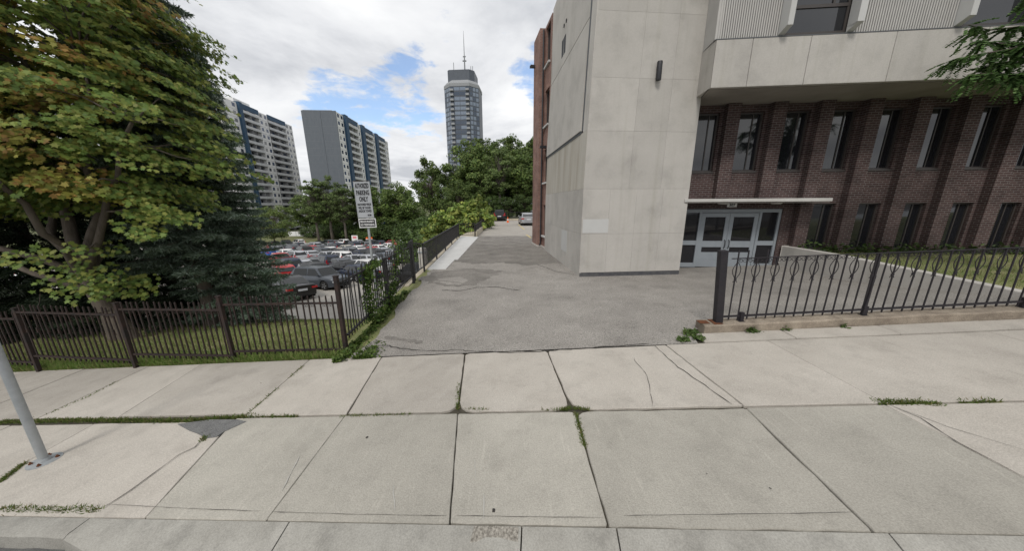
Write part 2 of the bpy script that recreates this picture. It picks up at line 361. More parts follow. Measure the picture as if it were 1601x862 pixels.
# ------------------------------------------------------------------ ground, road, sidewalk
def wob(x, y, s=1.0, seed=0): return math.sin(x*1.7*s+seed)*.5 + math.sin(y*2.3*s+seed*1.7+x*s)*.3 + math.sin((x+y)*5.1*s+seed*.7)*.2
far = MB(); far.add([(-3000,-300,-12.6),(3000,-300,-12.6),(3000,4000,-12.6),(-3000,4000,-12.6)], [(0,1,2,3)])
struct('terrain', far, MT['grass_far'])
struct('parking_lot', grid_mesh('parking_lot', lin(-150, -3.5, 40), lin(11.2, 113, 60), lambda x, y: lot_z(y) + .05*wob(x*.2, y*.2)), MT['lot'])
bank = grid_mesh('bank', lin(-190, -3.6, 40), lin(104, 230, 30), lambda x, y: lot_z(104)-.3 + min(1.2, (y-104)*.12) - max(0, (y-125)*.02), None)
struct('grass_bank', bank, MT['grass_far'])
struct('road', grid_mesh('road', lin(-40, 40, 60), lin(-12, 6, 30), lambda x, y: z_walk(x, y)-.135, lambda x, y: to_ab(x, y)[1] < 1.95), MT['road'])
Y0L = 5.1
def z_lawn(x, y):
    a, b = to_ab(x, y); t = min(1, max(0, (b - 5.0)/9.6))
    zs = z_walk(x, y - (b-5.0)) - .012
    return zs + (lot_z(14.8) + .02 - zs)*(.15*t + .85*t**1.7) + .02*wob(x, y, 1.3)
struct('lawn', grid_mesh('lawn', lin(-42, -3.0, 100), lin(4.4, 16.4, 56), z_lawn, lambda x, y: to_ab(x, y)[1] > 5.0 and not (y > 15.2 + .4*wob(x, 0, .8))), MT['lawn'])
def z_court(x, y):
    a, b = to_ab(x, y); return z_walk(x, y)*(1-sstep((b-5.6)/3.2)) + sstep((b-5.6)/3.2)*.76 + .015*wob(x, y)
struct('entrance_lawn', grid_mesh('entrance_lawn', lin(10.42, 42, 50), lin(2, 13, 40), z_court, lambda x, y: to_ab(x, y)[1] > 5.5), MT['lawn'])
struct('wooded_slope', grid_mesh('wooded_slope', lin(-34, 70, 60), lin(47.6, 125, 40), lambda x, y: .12 - .02*(y-47) + (0 if x > -3 else max(lot_z(min(y, 100))-.3, -.35*(-3-x))) + .15*wob(x*.3, y*.3)), MT['grass_far'])

# sidewalk: a bed of soil and one slab per panel
bedm = MB(); pb = [ab(-15, 1.9), ab(16, 1.9), ab(16, 5.5), ab(-15, 5.12)]
bedm.prism(pb, lambda x, y: z_walk(x, y)-.2, lambda x, y: z_walk(x, y)-.035)
sidewalk = struct('sidewalk', bedm, MT['soil'])
def rounded(poly, rad):
    out = []; n = len(poly)
    for i in range(n):
        p0, p, p1 = Vector(poly[i-1]), Vector(poly[i]), Vector(poly[(i+1) % n]); r = rad[i]
        d0, d1 = (p0-p).normalized(), (p1-p).normalized()
        A, B = p + d0*r, p + d1*r
        for k in range(4):
            t = k/3; q = A*(1-t)**2 + p*2*t*(1-t) + B*t*t; out.append((q.x, q.y))
    return out
def ragged(poly, amp, seed):
    """resample an outline and roughen it a little"""
    out = []; r = random.Random(seed); n = len(poly)
    for i in range(n):
        p, q = Vector(poly[i]), Vector(poly[(i+1) % n]); L = (q-p).length; k = max(1, int(L/.14)); nn = Vector((-(q-p).y, (q-p).x)).normalized() if L > 1e-6 else Vector((0,0))
        for j in range(k):
            t = j/k; e = p.lerp(q, t); w = (r.random()-.5)*2*amp; out.append((e.x+nn.x*w, e.y+nn.y*w))
    return out
slab_i = [0]
def slab(corners, mat, rad=(.015,)*4, gap=.004, amp=.002, dz=None, parent=None, name='slab', thick=.1):
    slab_i[0] += 1; i = slab_i[0]; r = random.Random(i*13+1)
    c = [Vector(p) for p in corners]; m = sum(c, Vector((0,0)))/len(c)
    c2 = []
    for p in c:
        d = m - p; c2.append((p.x + math.copysign(gap, d.x), p.y + math.copysign(gap, d.y)))
    pa = ragged(rounded(c2, rad), amp, i)
    dz = r.uniform(-.004, .004) if dz is None else dz; tx, ty = r.uniform(-.003, .003), r.uniform(-.002, .002)
    W = [ab(*p) for p in pa]; cx, cy = ab(m.x, m.y); n = len(W)
    def zt(x, y): return z_walk(x, y) + dz + tx*(x-cx) + ty*(y-cy)
    mb = MB(); inner = [(x+(cx-x)*.007/max(.3, math.hypot(cx-x, cy-y)), y+(cy-y)*.007/max(.3, math.hypot(cx-x, cy-y))) for x, y in W]
    vs = [(x, y, zt(x, y)-thick) for x, y in W] + [(x, y, zt(x, y)-.009) for x, y in W] + [(x, y, zt(x, y)) for x, y in inner]
    fs = [tuple(range(2*n, 3*n))]
    for k in range(n):
        k2 = (k+1) % n; fs += [(k, k2, n+k2, n+k), (n+k, n+k2, 2*n+k2, 2*n+k)]
    mb.add(vs, fs); return obj(name, mb, MT[mat], parent or sidewalk)
near = [(-14,-14),(-12.6,-12.7),(-11,-11.15),(-9.4,-9.6),(-7.85,-8.05),(-6.28,-6.55),(-3.72,-4.25),(-2.44,-2.60),(-.72,-1.02),(.60,.50),(2.52,2.50),(4.12,3.97),(5.75,5.6),(7.3,7.15),(8.9,8.7),(10.5,10.3),(12,11.8)]
for i in range(len(near)-1):
    (l0, l1), (r0, r1) = near[i], near[i+1]
    left = r1 < -4.2; top = 3.29 if left else 3.345
    rad = [.015]*4; am = .002
    if i == 9: rad = [.02,.02,.02,.14]; am = .008
    if i == 8: rad = [.02,.02,.07,.02]; am = .004
    if i == 5: rad = [.02,.02,.34,.02]; am = .004
    slab([(l0,1.945),(r0,1.945),(r1,top),(l1,top)], 'slab_grey' if 6 <= i <= 10 else 'slab_warm', rad, .008 if i in (8,9) else .0035, am, dz=-.006 if i == 9 else None)
farj = [(-14,-14.3),(-12.4,-12.8),(-10.95,-11.3),(-9.4,-9.7),(-7.85,-8.11),(-6.35,-6.87),(-4.16,-4.46),(-2.60,-2.96),(-1.03,-1.32),(.46,.19),(2.5,2.24),(3.99,3.87),(5.62,5.43),(7.2,7.05),(8.75,8.6),(10.3,10.2),(11.9,11.8)]
for i in range(len(farj)-1):
    (l0, l1), (r0, r1) = farj[i], farj[i+1]
    left = r0 < -4.1; bot = 3.43 if left else 3.375
    rad = [.015]*4; gp = .0035; am = .002
    if i in (7, 8, 9): gp = .011; am = .006; rad = [.22 if i != 7 else .02, .22, .09, .09 if i == 8 else .03] if i != 9 else [.28,.02,.02,.12]
    if i in (5, 6): gp = .008
    top = 5.03 if i < 7 else 5.01
    slab([(l0,bot),(r0,bot),(r1,top),(l1,top)], 'slab_warm', rad, gp, am)
for l, r in ((2.9,4.35),(4.35,5.9),(5.9,7.4),(7.4,8.9),(8.9,10.5),(10.5,12)):
    slab([(l,5.045),(r,5.045),(r,5.40),(l,5.40)], 'slab_warm', gap=.004)
# kerb: full height on the left, dropped across the driveway
curb = bpy.data.objects.new('curb', None); COL.objects.link(curb); curb['kind'] = 'structure'
cj = [-14,-11.2,-8.6,-6.3,-4.32,-2.2,-.1,.66,2.6,4.7,6.9,9,11.5]
for i in range(len(cj)-1):
    l, r = cj[i]+.006, cj[i+1]-.006; mb = MB(); rr = random.Random(i); n = 13
    rows = []
    for k in range(n):
        a = l+(r-l)*k/(n-1); drop = .085*sstep((a+4.6)/1.6)*(1 - sstep((a-3.6)/1.5)); bf = 1.76 - (.10*sstep((a+4.4)/.6)) + rr.uniform(-.006,.006)
        pts = [(1.935, -.25), (1.935, 0), (bf+.035, -drop*.8), (bf+.006, -.018-drop), (bf-.012, -.16-max(0, drop*.7)), (bf-.012, -.3)]
        rows.append([(*ab(a, b), z_walk(*ab(a, b))+dz) for b, dz in pts])
    vs = [p for rw in rows for p in rw]; m = 6
    fs = [(k*m+j, k*m+j+1, (k+1)*m+j+1, (k+1)*m+j) for k in range(n-1) for j in range(m-1)] + [tuple(range(m)), tuple(reversed(range((n-1)*m, n*m)))]
    mb.add(vs, fs); o = obj('curb_stone', mb, MT['curb'], curb); smooth(o, 40)
_p = [ab(-.50, 1.925), ab(-.14, 1.925), ab(-.12, 1.72), ab(-.55, 1.70)]
_mb = MB(); _q = ragged(_p, .02, 5); _mb.add([(x, y, z_walk(x, y)+.004-.085*.8*max(0, (1.93-to_ab(x, y)[1]))/.2) for x, y in _q], [tuple(range(len(_q)))]); obj('pitted_patch', _mb, MT['pitted'], curb)
# broken corner filled with asphalt
pt = [(278,664),(300,661),(330,657),(372,657),(385,660),(368,668),(350,676),(338,684),(322,686),(310,679),(296,674)]
mb = MB(); q = [on_walk(u, v) for u, v in pt]; mb.prism([(p.x, p.y) for p in q], lambda x, y: z_walk(x, y)-.05, lambda x, y: z_walk(x, y)+.006)
obj('asphalt_patch', mb, MT['patch'], sidewalk)

# driveway and upper car park
def edge_l(y): return -3.04 + .06*math.sin(y*2.1)+.05*math.sin(y*5.3+1) - (.02*(y-5) if y < 11 else .12)
ysd = lin(4.3, 13.0, 60)
_xs = lin(-2.75, 10.3, 80); _ts = [(i/59)**1.2 for i in range(60)]
def _y0(x):
    y = (5.022 - x*SA)/CA
    return y if to_ab(x, y)[0] < 2.86 else (5.6 - x*SA)/CA
_v = []
for _t in _ts:
    for _x in _xs: _y = _y0(_x) + (13.0 - _y0(_x))*_t; _v.append((_x, _y, z_drive(_x, _y)))
_me = bpy.data.meshes.new('driveway'); _me.from_pydata(_v, [], [(j*80+i, j*80+i+1, (j+1)*80+i+1, (j+1)*80+i) for j in range(59) for i in range(79)]); _me.update()
_me.polygons.foreach_set('use_smooth', [True]*len(_me.polygons)); drive = struct('driveway', _me, MT['asphalt'])
eb = MB(); ye = lin(5.22, 24.6, 90)
eb.add([p for y in ye for p in ((edge_l(y)+.02*math.sin(y*17), y, z_drive(-2.8, y)-.004), (-2.74, y, z_drive(-2.75, y)+.0))], [(2*i, 2*i+1, 2*i+3, 2*i+2) for i in range(len(ye)-1)])
obj('driveway_edge', eb, MT['asphalt'], drive)
obj('driveway_far', grid_mesh('driveway_far', lin(-2.75, 3.2, 30), lin(12.999, 24.6, 20), lambda x, y: z_drive(x, y)), MT['asphalt'], drive)
_pw = ragged([(-2.7, 13.6), (-1.6, 12.9), (-.4, 13.2), (.7, 12.6), (2.2, 12.9), (2.1, 16.5), (1.5, 20), (1.9, 23.6), (.4, 24.3), (-1.2, 23.9), (-2.65, 24.4), (-2.6, 18)], .16, 77)
_mb = MB(); _n = len(_pw); _mb.add([(x, y, z_drive(x, y)+.005) for x, y in _pw], [tuple(range(_n))]); obj('worn_stretch', _mb, MT['asphalt_dark'], drive)
struct('upper_car_park', grid_mesh('upper_car_park', lin(-2.9, 24, 30), lin(24.6, 47.4, 20), lambda x, y: .03), MT['asphalt_far'])
vg = MB(); yv = lin(5.2, 24.6, 40)
vg.add([p for y in yv for p in ((-3.62, y, z_drive(-3, y)-.06), (-2.6, y, z_drive(-2.7, y)-.012))], [(2*i, 2*i+1, 2*i+3, 2*i+2) for i in range(len(yv)-1)])
struct('verge', vg, MT['lawn'])
def on_drive(u, v):
    z = 0.0
    for _ in range(12): p = at_z(u, v, z); z = z_drive(p.x, p.y)
    return at_z(u, v, z)
def ribbon(pts, w, seed=0, name='crack', mat='crack', lift=.004, fn=on_drive, zf=z_drive, parent=None, amp=.02):
    r = random.Random(seed); P = [fn(u, v) for u, v in pts]; Q = []
    for a, b in zip(P, P[1:]):
        k = max(1, int((b-a).length/.09))
        for j in range(k): Q.append(a.lerp(b, j/k) + Vector((r.uniform(-amp, amp), r.uniform(-amp, amp), 0)))
    Q.append(P[-1]); mb = MB(); vs = []
    for i, p in enumerate(Q):
        d = (Q[min(i+1, len(Q)-1)] - Q[max(i-1, 0)]); d.z = 0; d = d.normalized() if d.length > 0 else Vector((1,0,0))
        nn = Vector((-d.y, d.x, 0)); ww = w*r.uniform(.35, 1.2)*(.25 if i in (0, len(Q)-1) else 1)/2
        for s in (-1, 1): e = p + nn*ww*s; vs.append((e.x, e.y, zf(e.x, e.y)+lift))
    mb.add(vs, [(2*i, 2*i+1, 2*i+3, 2*i+2) for i in range(len(Q)-1)])
    return obj(name, mb, MT[mat], parent or drive)
ribbon([(585,540),(608,541),(625,545),(650,548),(690,549),(715,547),(735,550),(800,552),(860,549),(940,543),(1015,538)], .03, 1)
ribbon([(690,454),(720,455),(745,450),(775,449),(800,453),(815,455)], .05, 2)
ribbon([(606,490),(615,478),(630,470)], .06, 3); ribbon([(830,410),(870,425),(900,430)], .04, 5)
ribbon([(660,437),(700,440),(745,446)], .12, 8, 'stain', 'asphalt_dark'); ribbon([(600,527),(640,533),(660,537)], .16, 9, 'stain', 'asphalt_dark')
def worn(pts, seed):
    r = random.Random(seed); P = [on_drive(u, v) for u, v in pts]; pa = ragged([(p.x, p.y) for p in P], .12, seed)
    vs = [(x, y, z_drive(x, y)+.004) for x, y in pa]; cx = sum(p[0] for p in pa)/len(pa); cy = sum(p[1] for p in pa)/len(pa)
    vs.append((cx, cy, z_drive(cx, cy)+.006)); n = len(pa); mb = MB(); mb.add(vs, [(i, (i+1) % n, n) for i in range(n)]); obj('worn_patch', mb, MT['asphalt_dark'], drive)
worn([(648,436),(690,424),(740,420),(790,424),(760,436),(740,447),(700,449)], 4)
# sidewalk cracks
sw = dict(fn=on_walk, zf=z_walk, parent=sidewalk, lift=.008)
ribbon([(1022,540),(1060,575),(1100,602),(1145,634)], .012, 21, **sw, amp=.008)
ribbon([(990,560),(1012,590),(1020,637)], .006, 22, **sw, amp=.012)
ribbon([(315,688),(305,700),(280,712),(240,742),(205,768),(162,795)], .014, 23, **sw, amp=.006)
ribbon([(1385,632),(1440,655),(1500,695),(1601,748)], .010, 24, **sw, amp=.006)
ribbon([(1400,638),(1480,668),(1601,705)], .005, 25, **sw, amp=.006)
for _k, _l in enumerate(([(165,790),(300,797),(408,801)],[(425,802),(560,806),(698,808)],[(712,808),(830,810),(945,811)],[(975,808),(1150,806),(1330,803)])): ribbon(_l, .005, 60+_k, **sw, amp=.002)
for _k, _l in enumerate(([(468,715),(440,770)],[(742,720),(744,752)],[(757,772),(756,812)],[(1035,725),(1042,735)],[(615,760),(617,800)])): ribbon(_l, .012, 80+_k, name='scuff', mat='scuff', **sw, amp=.004)
for k, (u, v, s) in enumerate(((574,685,.016),(772,800,.018),(1204,765,.008),(1105,742,.006),(408,600,.009))):
    p = on_walk(u, v); mb = MB(); r = random.Random(k)
    mb.add([(p.x+math.cos(i*.785)*s*r.uniform(.6,1.2), p.y+math.sin(i*.785)*s*r.uniform(.6,1.2)*1.3, z_walk(p.x, p.y)+.007) for i in range(8)], [tuple(range(8))])
    obj('gum_spot', mb, MT['crack'], sidewalk)
# pale strip along the railing, painted lines
sp = [(668,422),(697,422),(711,407),(716,407),(748,371),(721,370)]
P = [at_z(u, v, .02) for u, v in sp]; mb = MB(); mb.prism([(p.x, p.y) for p in P], -.1, .05)
struct('concrete_strip', mb, MT['strip'])
for k, (pa, pb_) in enumerate((((810,351),(820,359)),((823,367),(830,372)))):
    A, B = at_z(*pa, .034), at_z(*pb_, .034); mb = MB(); mb.beam((A.x, A.y, .0345), (B.x, B.y, .0345), .12, .003)
    obj('bay_line', mb, MT['yellow'], bpy.data.objects['upper_car_park'])

# walls that hold the driveway up
mb = MB(); mb.prism([(-3.62, 9.6), (-3.42, 9.6), (-3.5, 12), (-4.15, 23.9), (-4.35, 23.9), (-3.7, 12)], lambda x, y: lot_z(y)-.6, lambda x, y: z_drive(-2.8, y)-.02)
mb.prism([(-4.35, 23.92), (-2.9, 23.92), (-3.0, 48), (-3.6, 48)], lambda x, y: lot_z(y)-.8, -.03)
tag(obj('retaining_wall', mb, MT['beige']), 'long beige concrete retaining wall holding the driveway above the parking lot', 'wall')
mb = MB(); mb.prism([(-2.98, 24.0), (-2.76, 24.0), (-2.9, 47.2), (-3.12, 47.2)], -.02, .44); bevel(tag(obj('parapet', mb, MT['beige']), 'low beige concrete parapet along the upper car park under black railing', 'wall'), .02)
mb = MB(); mb.prism([(-3.1, 47.4), (24, 47.0), (24, 47.25), (-3.1, 47.65)], -.02, .30); bevel(tag(obj('end_curb', mb, MT['beige']), 'pale concrete curb across the far end of the upper car park', 'curb'), .02)
# wall beside the entrance forecourt
mb = MB(); zt = lambda x, y: .98 if y > 9.4 else .98 - (9.4-y)*.045
n = 10; ysw = lin(5.62, 11.25, n); 
vs = [p for y in ysw for p in ((10.18, y, -.4), (10.18, y, zt(0, y)), (10.42, y, zt(0, y)), (10.42, y, -.4))]
mb.add(vs, [(4*i+j, 4*i+(j+1) % 4, 4*i+4+(j+1) % 4, 4*i+4+j) for i in range(n-1) for j in range(4)] + [(0,1,2,3), (4*n-1, 4*n-2, 4*n-3, 4*n-4)])
bevel(tag(obj('forecourt_wall', mb, MT['conc']), 'low pale concrete wall between entrance forecourt and small lawn', 'wall'), .015)
# fence plinth on the right
mb = MB(); L0, L1 = 3.06, 13.0; n = 24; rr = random.Random(3)
rows = []
for k in range(n):
    a = L0+(L1-L0)*k/(n-1); w = rr.uniform(-.012, .012); top = .14+rr.uniform(-.008, .008)
    rows.append([(*ab(a, b), z_walk(*ab(a, b))+dz) for b, dz in ((5.41+w, -.2), (5.41+w, top-.02), (5.43+w, top), (5.70, top), (5.72, top-.02), (5.72, -.3))])
mb.add([p for r_ in rows for p in r_], [(k*6+j, k*6+j+1, (k+1)*6+j+1, (k+1)*6+j) for k in range(n-1) for j in range(5)] + [tuple(range(6)), tuple(reversed(range((n-1)*6, n*6)))])
o = tag(obj('fence_plinth', mb, material('weathered_plinth', (.34,.29,.23), (.20,.165,.13), 5, .95, .6, 40, speckle=.2, sp_scale=70, big=.2)), 'weathered concrete plinth under the ornate iron fence', 'plinth'); smooth(o, 40)
# ------------------------------------------------------------------ institution building (local frame: x along the brick front, y inwards, z up)
FO = Vector((6.7, 11.65, 0)); FR = -R(5)
inst = thing('institutional_building', 'grey concrete and dark brick institutional building with overhanging upper floor beside driveway', 'building', FO, FR)
def loc(x, y):
    dx, dy = x-FO.x, y-FO.y; c, s = math.cos(-FR), math.sin(-FR); return (dx*c - dy*s, dx*s + dy*c)
# brick front: recessed wall with openings, pilasters, sills
PER = 1.48
def strip_wall(u0, u1, z0, z1, openings, y, th=.25):
    """wall between u0..u1 with rectangular openings (u0,u1,z0,z1): boxes around them, butted"""
    mb = MB(); us = sorted({u0, u1, *[o[0] for o in openings], *[o[1] for o in openings]})
    for a, b in zip(us, us[1:]):
        op = sorted([o for o in openings if o[0] <= a + 1e-6 and o[1] >= b - 1e-6], key=lambda o: o[2]); z = z0
        for o in op:
            if o[2] > z + 1e-6: mb.box(a, b, y, y+th, z, o[2])
            z = o[3]
        if z < z1 - 1e-6: mb.box(a, b, y, y+th, z, z1)
    return mb
ops = []; upw = []; low = []
for k in range(0, 14):
    w0 = 1.30 + PER*(k-1); upw.append((w0, w0+.85, 3.70, 5.66)); 
    if k >= 4-1+0 and k >= 3: low.append((w0, w0+.85, .86, 2.53))
ops = upw + low + [(-.40, 3.36, -.3, 2.36)]
ops = [o for o in ops if not (o in low and o[0] < 3.5)]; low = [o for o in low if o[0] > 3.5]
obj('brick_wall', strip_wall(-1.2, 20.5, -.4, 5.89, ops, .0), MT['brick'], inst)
pil_up = MB(); 
for k in range(0, 13):
    c = 1.30 + PER*(k-1) + .85 + .315; full = c > 3.3
    mb = MB(); mb.box(c-.215, c+.215, -.25, -.001, -.3 if full else 2.74, 5.888)
    mb.box(c-.29, c+.29, -.16, -.002, (-.3 if full else 2.74)+.001, 5.887) if False else None
    obj('brick_pilaster', mb, MT['brick'], inst)
winm = {}
def window(w, h, name='window'):
    key = (round(w, 3), round(h, 3))
    if key not in winm:
        f = MB(); t = .05
        f.box(0, t, .10, .17, 0, h); f.box(w-t, w, .10, .17, 0, h); f.box(t, w-t, .10, .17, 0, t); f.box(t, w-t, .10, .17, h-t, h); f.box(w*.62, w*.62+.035, .115, .165, t, h-t)
        p1 = MB(); p1.add([(t,.14,t),(w*.62,.14,t),(w*.62,.14,h-t),(t,.14,h-t)], [(0,1,2,3)])
        p2 = MB(); p2.add([(w*.62+.035,.145,t),(w-t,.145,t),(w-t,.145,h-t),(w*.62+.035,.145,h-t)], [(0,1,2,3)])
        s = MB(); s.box(-.03, w+.03, -.03, .09, -.06, -.002)
        winm[key] = [x.mesh(n) for x, n in ((f, 'window'), (p1, 'pane'), (p2, 'pane'), (s, 'sill'))]
    return winm[key]
def place_window(parent, u, z, w, h):
    f, p1, p2, s = window(w, h); o = obj('window', f, MT['frame_dark'], parent, (u, 0, z))
    obj('pane', p1, MT['glass'], o); obj('pane', p2, MT['glass'], o); obj('sill', s, MT['frame_dark'], o)
for (a, b, z0, z1) in upw: place_window(inst, a, z0, b-a, z1-z0)
for (a, b, z0, z1) in low: place_window(inst, a, z0, b-a, z1-z0)
# entrance: frame, two doors, sidelights
zb = .10
fr = MB(); y0, y1 = .04, .16
for u in (-.35, .46, 2.60, 3.27): fr.box(u, u+.085, y0, y1, zb, 2.34)
fr.box(-.265, .46, y0+.005, y1-.005, 2.22, 2.34); fr.box(.545, 2.60, y0+.005, y1-.005, 2.22, 2.34); fr.box(2.685, 3.27, y0+.005, y1-.005, 2.22, 2.34)
for a, b in ((-.265, .46), (2.685, 3.27)):
    fr.box(a, b, y0+.01, y1-.01, .98, 1.15); fr.box(a, b, y0+.01, y1-.01, zb, .27)
entr = obj('entrance_frame', fr, MT['alu'], inst)
for a, b in ((-.265, .46), (2.685, 3.27)):
    for z0, z1 in ((.27, .98), (1.15, 2.22)):
        mb = MB(); mb.add([(a,.10,z0),(b,.10,z0),(b,.10,z1),(a,.10,z1)], [(0,1,2,3)]); obj('pane', mb, MT['glass_door'], entr)
for a, b, hs in ((.555, 1.565, 1), (1.575, 2.59, 0)):
    d = MB(); ys0, ys1 = .055, .13; st = .14
    d.box(a, a+st, ys0, ys1, zb+.02, 2.20); d.box(b-st, b, ys0, ys1, zb+.02, 2.20)
    d.box(a+st, b-st, ys0+.003, ys1-.003, 2.05, 2.20); d.box(a+st, b-st, ys0+.003, ys1-.003, .90, 1.14); d.box(a+st, b-st, ys0+.003, ys1-.003, zb+.02, .70)
    d.box(a+st, b-st, ys0-.004, ys0+.002, .42, .435)
    do = obj('door', d, MT['alu'], inst); do['label'] = 'pale blue glazed entrance door'
    for z0, z1 in ((.70, .90), (1.14, 2.05)):
        mb = MB(); mb.add([(a+st,.09,z0),(b-st,.09,z0),(b-st,.09,z1),(a+st,.09,z1)], [(0,1,2,3)]); obj('pane', mb, MT['glass_door'], do)
    hx = b-.07 if hs else a+.07
    mb = MB(); mb.tube([(hx,.05,.86),(hx,-.01,.90),(hx,-.02,1.02),(hx,-.01,1.14),(hx,.05,1.18)], .014, 8); obj('handle', mb, MT['lamp_black'], do)
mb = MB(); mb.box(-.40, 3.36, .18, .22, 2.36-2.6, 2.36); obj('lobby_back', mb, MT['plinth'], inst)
# canopy with two round ceiling lights and the number plate
mb = MB(); mb.box(-.62, 4.09, -1.0, -.002, 2.605, 2.715); cn = bevel(obj('canopy', mb, MT['white_trim'], inst), .01)
mb = MB(); mb.box(-.60, 4.05, -.97, -.36, 2.57, 2.583); obj('canopy_soffit', mb, MT['soffit'], cn)
for u in (.95, 2.75):
    mb = MB(); mb.lathe([(.12,-.05),(.16,-.03),(.17,0)], 16, c=(u,-.45,2.57)); obj('ceiling_light', mb, MT['white_trim'], cn)
mb = MB(); mb.box(1.36, 1.70, -.02, -.003, 2.42, 2.56); npl = obj('number_plate', mb, MT['sign_white'], inst)
def text_mesh(s, size, align='CENTER', ex=.002, bold=0.0, sx=1.0):
    c = bpy.data.curves.new('text', 'FONT'); c.body = s; c.size = size; c.align_x = align; c.align_y = 'CENTER'; c.extrude = ex; c.offset = bold; c.resolution_u = 2
    o = bpy.data.objects.new('text_tmp', c); COL.objects.link(o); dg = bpy.context.evaluated_depsgraph_get(); dg.update()
    me = bpy.data.meshes.new_from_object(o.evaluated_get(dg)); bpy.data.objects.remove(o); bpy.data.curves.remove(c)
    for v in me.vertices: v.co.x *= sx
    return me
obj('lettering', text_mesh('307', .14, bold=.004), MT['ink'], npl, (1.53, -.024, 2.49), (R(90), 0, 0))
# overhang: soffit slab, fascia panels, ribbed wall, fins, upper windows
OY = -1.76
mb = MB(); mb.prism([(-.60, OY+.16), (20.5, OY+.16), (20.5, .24), (-1.0, .24), (-1.0, loc(6.02,10.74)[1]+.12), (loc(6.02,10.74)[0]+.14, loc(6.02,10.74)[1]+.05)], 5.895, 6.05); obj('soffit', mb, MT['soffit'], inst)
mb = MB(); mb.box(-.62, 20.5, OY+.14, OY+.30, 5.93, 11.5); mb.box(-.62, -.45, OY+.30, .24, 6.06, 11.5); mb.box(-.44, 20.5, OY+.31, .24, 10.9, 11.5); obj('upper_wall', mb, MT['frame_dark'], inst)
jt = [-.64, .36, 1.90, 4.07, 6.3, 8.5, 10.7, 12.9, 15.1, 17.3, 19.5]
for a, b in zip(jt, jt[1:]):
    mb = MB(); mb.box(a+.006, b-.006, OY, OY+.135, 5.90, 7.13); bevel(obj('fascia_panel', mb, MT['conc'], inst), .008)
# chamfered return from the overhang front to the stair tower
cx0, cy0 = loc(6.02, 10.74)
mb = MB(); mb.prism([(-.645, OY), (-.645, OY+.13), (cx0+.10, cy0+.03), (cx0-.05, cy0-.01)], 5.90, 7.13); obj('return_panel', mb, MT['conc'], inst)
def ribs(a, b, name='ribbed_panel', y=OY+.02):
    mb = MB(); mb.box(a, b, y+.04, y+.10, 7.16, 11.5, 1); n = int((b-a)/.062)
    for i in range(n):
        u = a + (b-a)*(i+.15)/n; mb.box(u, u+(b-a)/n*.60, y, y+.0395, 7.16, 11.5)
    return obj(name, mb, [MT['ribbed'], MT['rib_gap']], inst)
for a, b in ((-.62, 1.0), (2.95, 5.42), (7.35, 9.8), (11.75, 14.2), (16.1, 18.6)): ribs(a, b)
mb = MB(); rx0, ry0, rx1, ry1 = -.64, OY+.04, cx0+.0, cy0
nrb = 15
for i in range(nrb):
    t0, t1 = i/nrb, (i+.66)/nrb
    p, q = Vector((rx0+(rx1-rx0)*t0, ry0+(ry1-ry0)*t0)), Vector((rx0+(rx1-rx0)*t1, ry0+(ry1-ry0)*t1)); d = (q-p).normalized(); nn = Vector((-d.y, d.x))
    if nn.x > 0: nn = -nn
    mb.prism([(p.x, p.y), (q.x, q.y), (q.x+nn.x*.035, q.y+nn.y*.035), (p.x+nn.x*.035, p.y+nn.y*.035)][::-1], 7.16, 11.5)
mb.prism([(rx0, ry0), (rx0+.1, ry0), (rx1+.12, ry1), (rx1, ry1)], 7.15, 11.49); obj('ribbed_return', mb, MT['ribbed'], inst)
mb = MB(); mb.box(-.66, 20.5, OY-.005, OY+.14, 7.132, 7.158); obj('fascia_flashing', mb, MT['reveal'], inst)
for a in (1.0, 5.42, 9.8, 14.2):
    for s, u in ((0, a), (1, a+1.77)):
        mb = MB(); mb.prism([(u, OY+.03), (u+.17, OY+.03), (u+.17, OY-.26) if s == 0 else (u+.17, OY-.26), (u+.03 if s == 0 else u, OY-.26)][::-1], 7.30, 11.5)
        mb.add([(u,OY+.03,7.30),(u+.17,OY+.03,7.30),(u+.17,OY-.26,7.30),(u+.02,OY-.26,7.30),(u,OY+.03,7.17),(u+.17,OY+.03,7.17)], [(4,5,2,3),(0,4,3),(1,2,5)])
        obj('window_fin', mb, MT['conc_light'], inst)
    f = MB(); w0, w1 = a+.17, a+1.77; yy = OY+.06
    f.box(w0, w1, yy, yy+.06, 7.17, 7.24); f.box(w0, w1, yy, yy+.06, 7.82, 7.90); f.box(w0, w0+.06, yy+.004, yy+.055, 7.24, 10.6); f.box(w1-.06, w1, yy+.004, yy+.055, 7.24, 10.6); f.box(w0+1.15, w0+1.21, yy+.004, yy+.055, 7.90, 10.6); f.box(w0, w1, yy, yy+.06, 10.6, 11.5)
    wo = obj('upper_window', f, MT['frame_dark'], inst)
    for x0, x1, z0, z1, o_ in ((w0+.06, w1-.06, 7.24, 7.82, .03), (w0+.06, w0+1.15, 7.90, 10.6, .034), (w0+1.21, w1-.06, 7.90, 10.6, .038)):
        mb = MB(); mb.add([(x0,yy+o_,z0),(x1,yy+o_,z0),(x1,yy+o_,z1),(x0,yy+o_,z1)], [(0,1,2,3)]); obj('pane', mb, MT['glass'], wo)
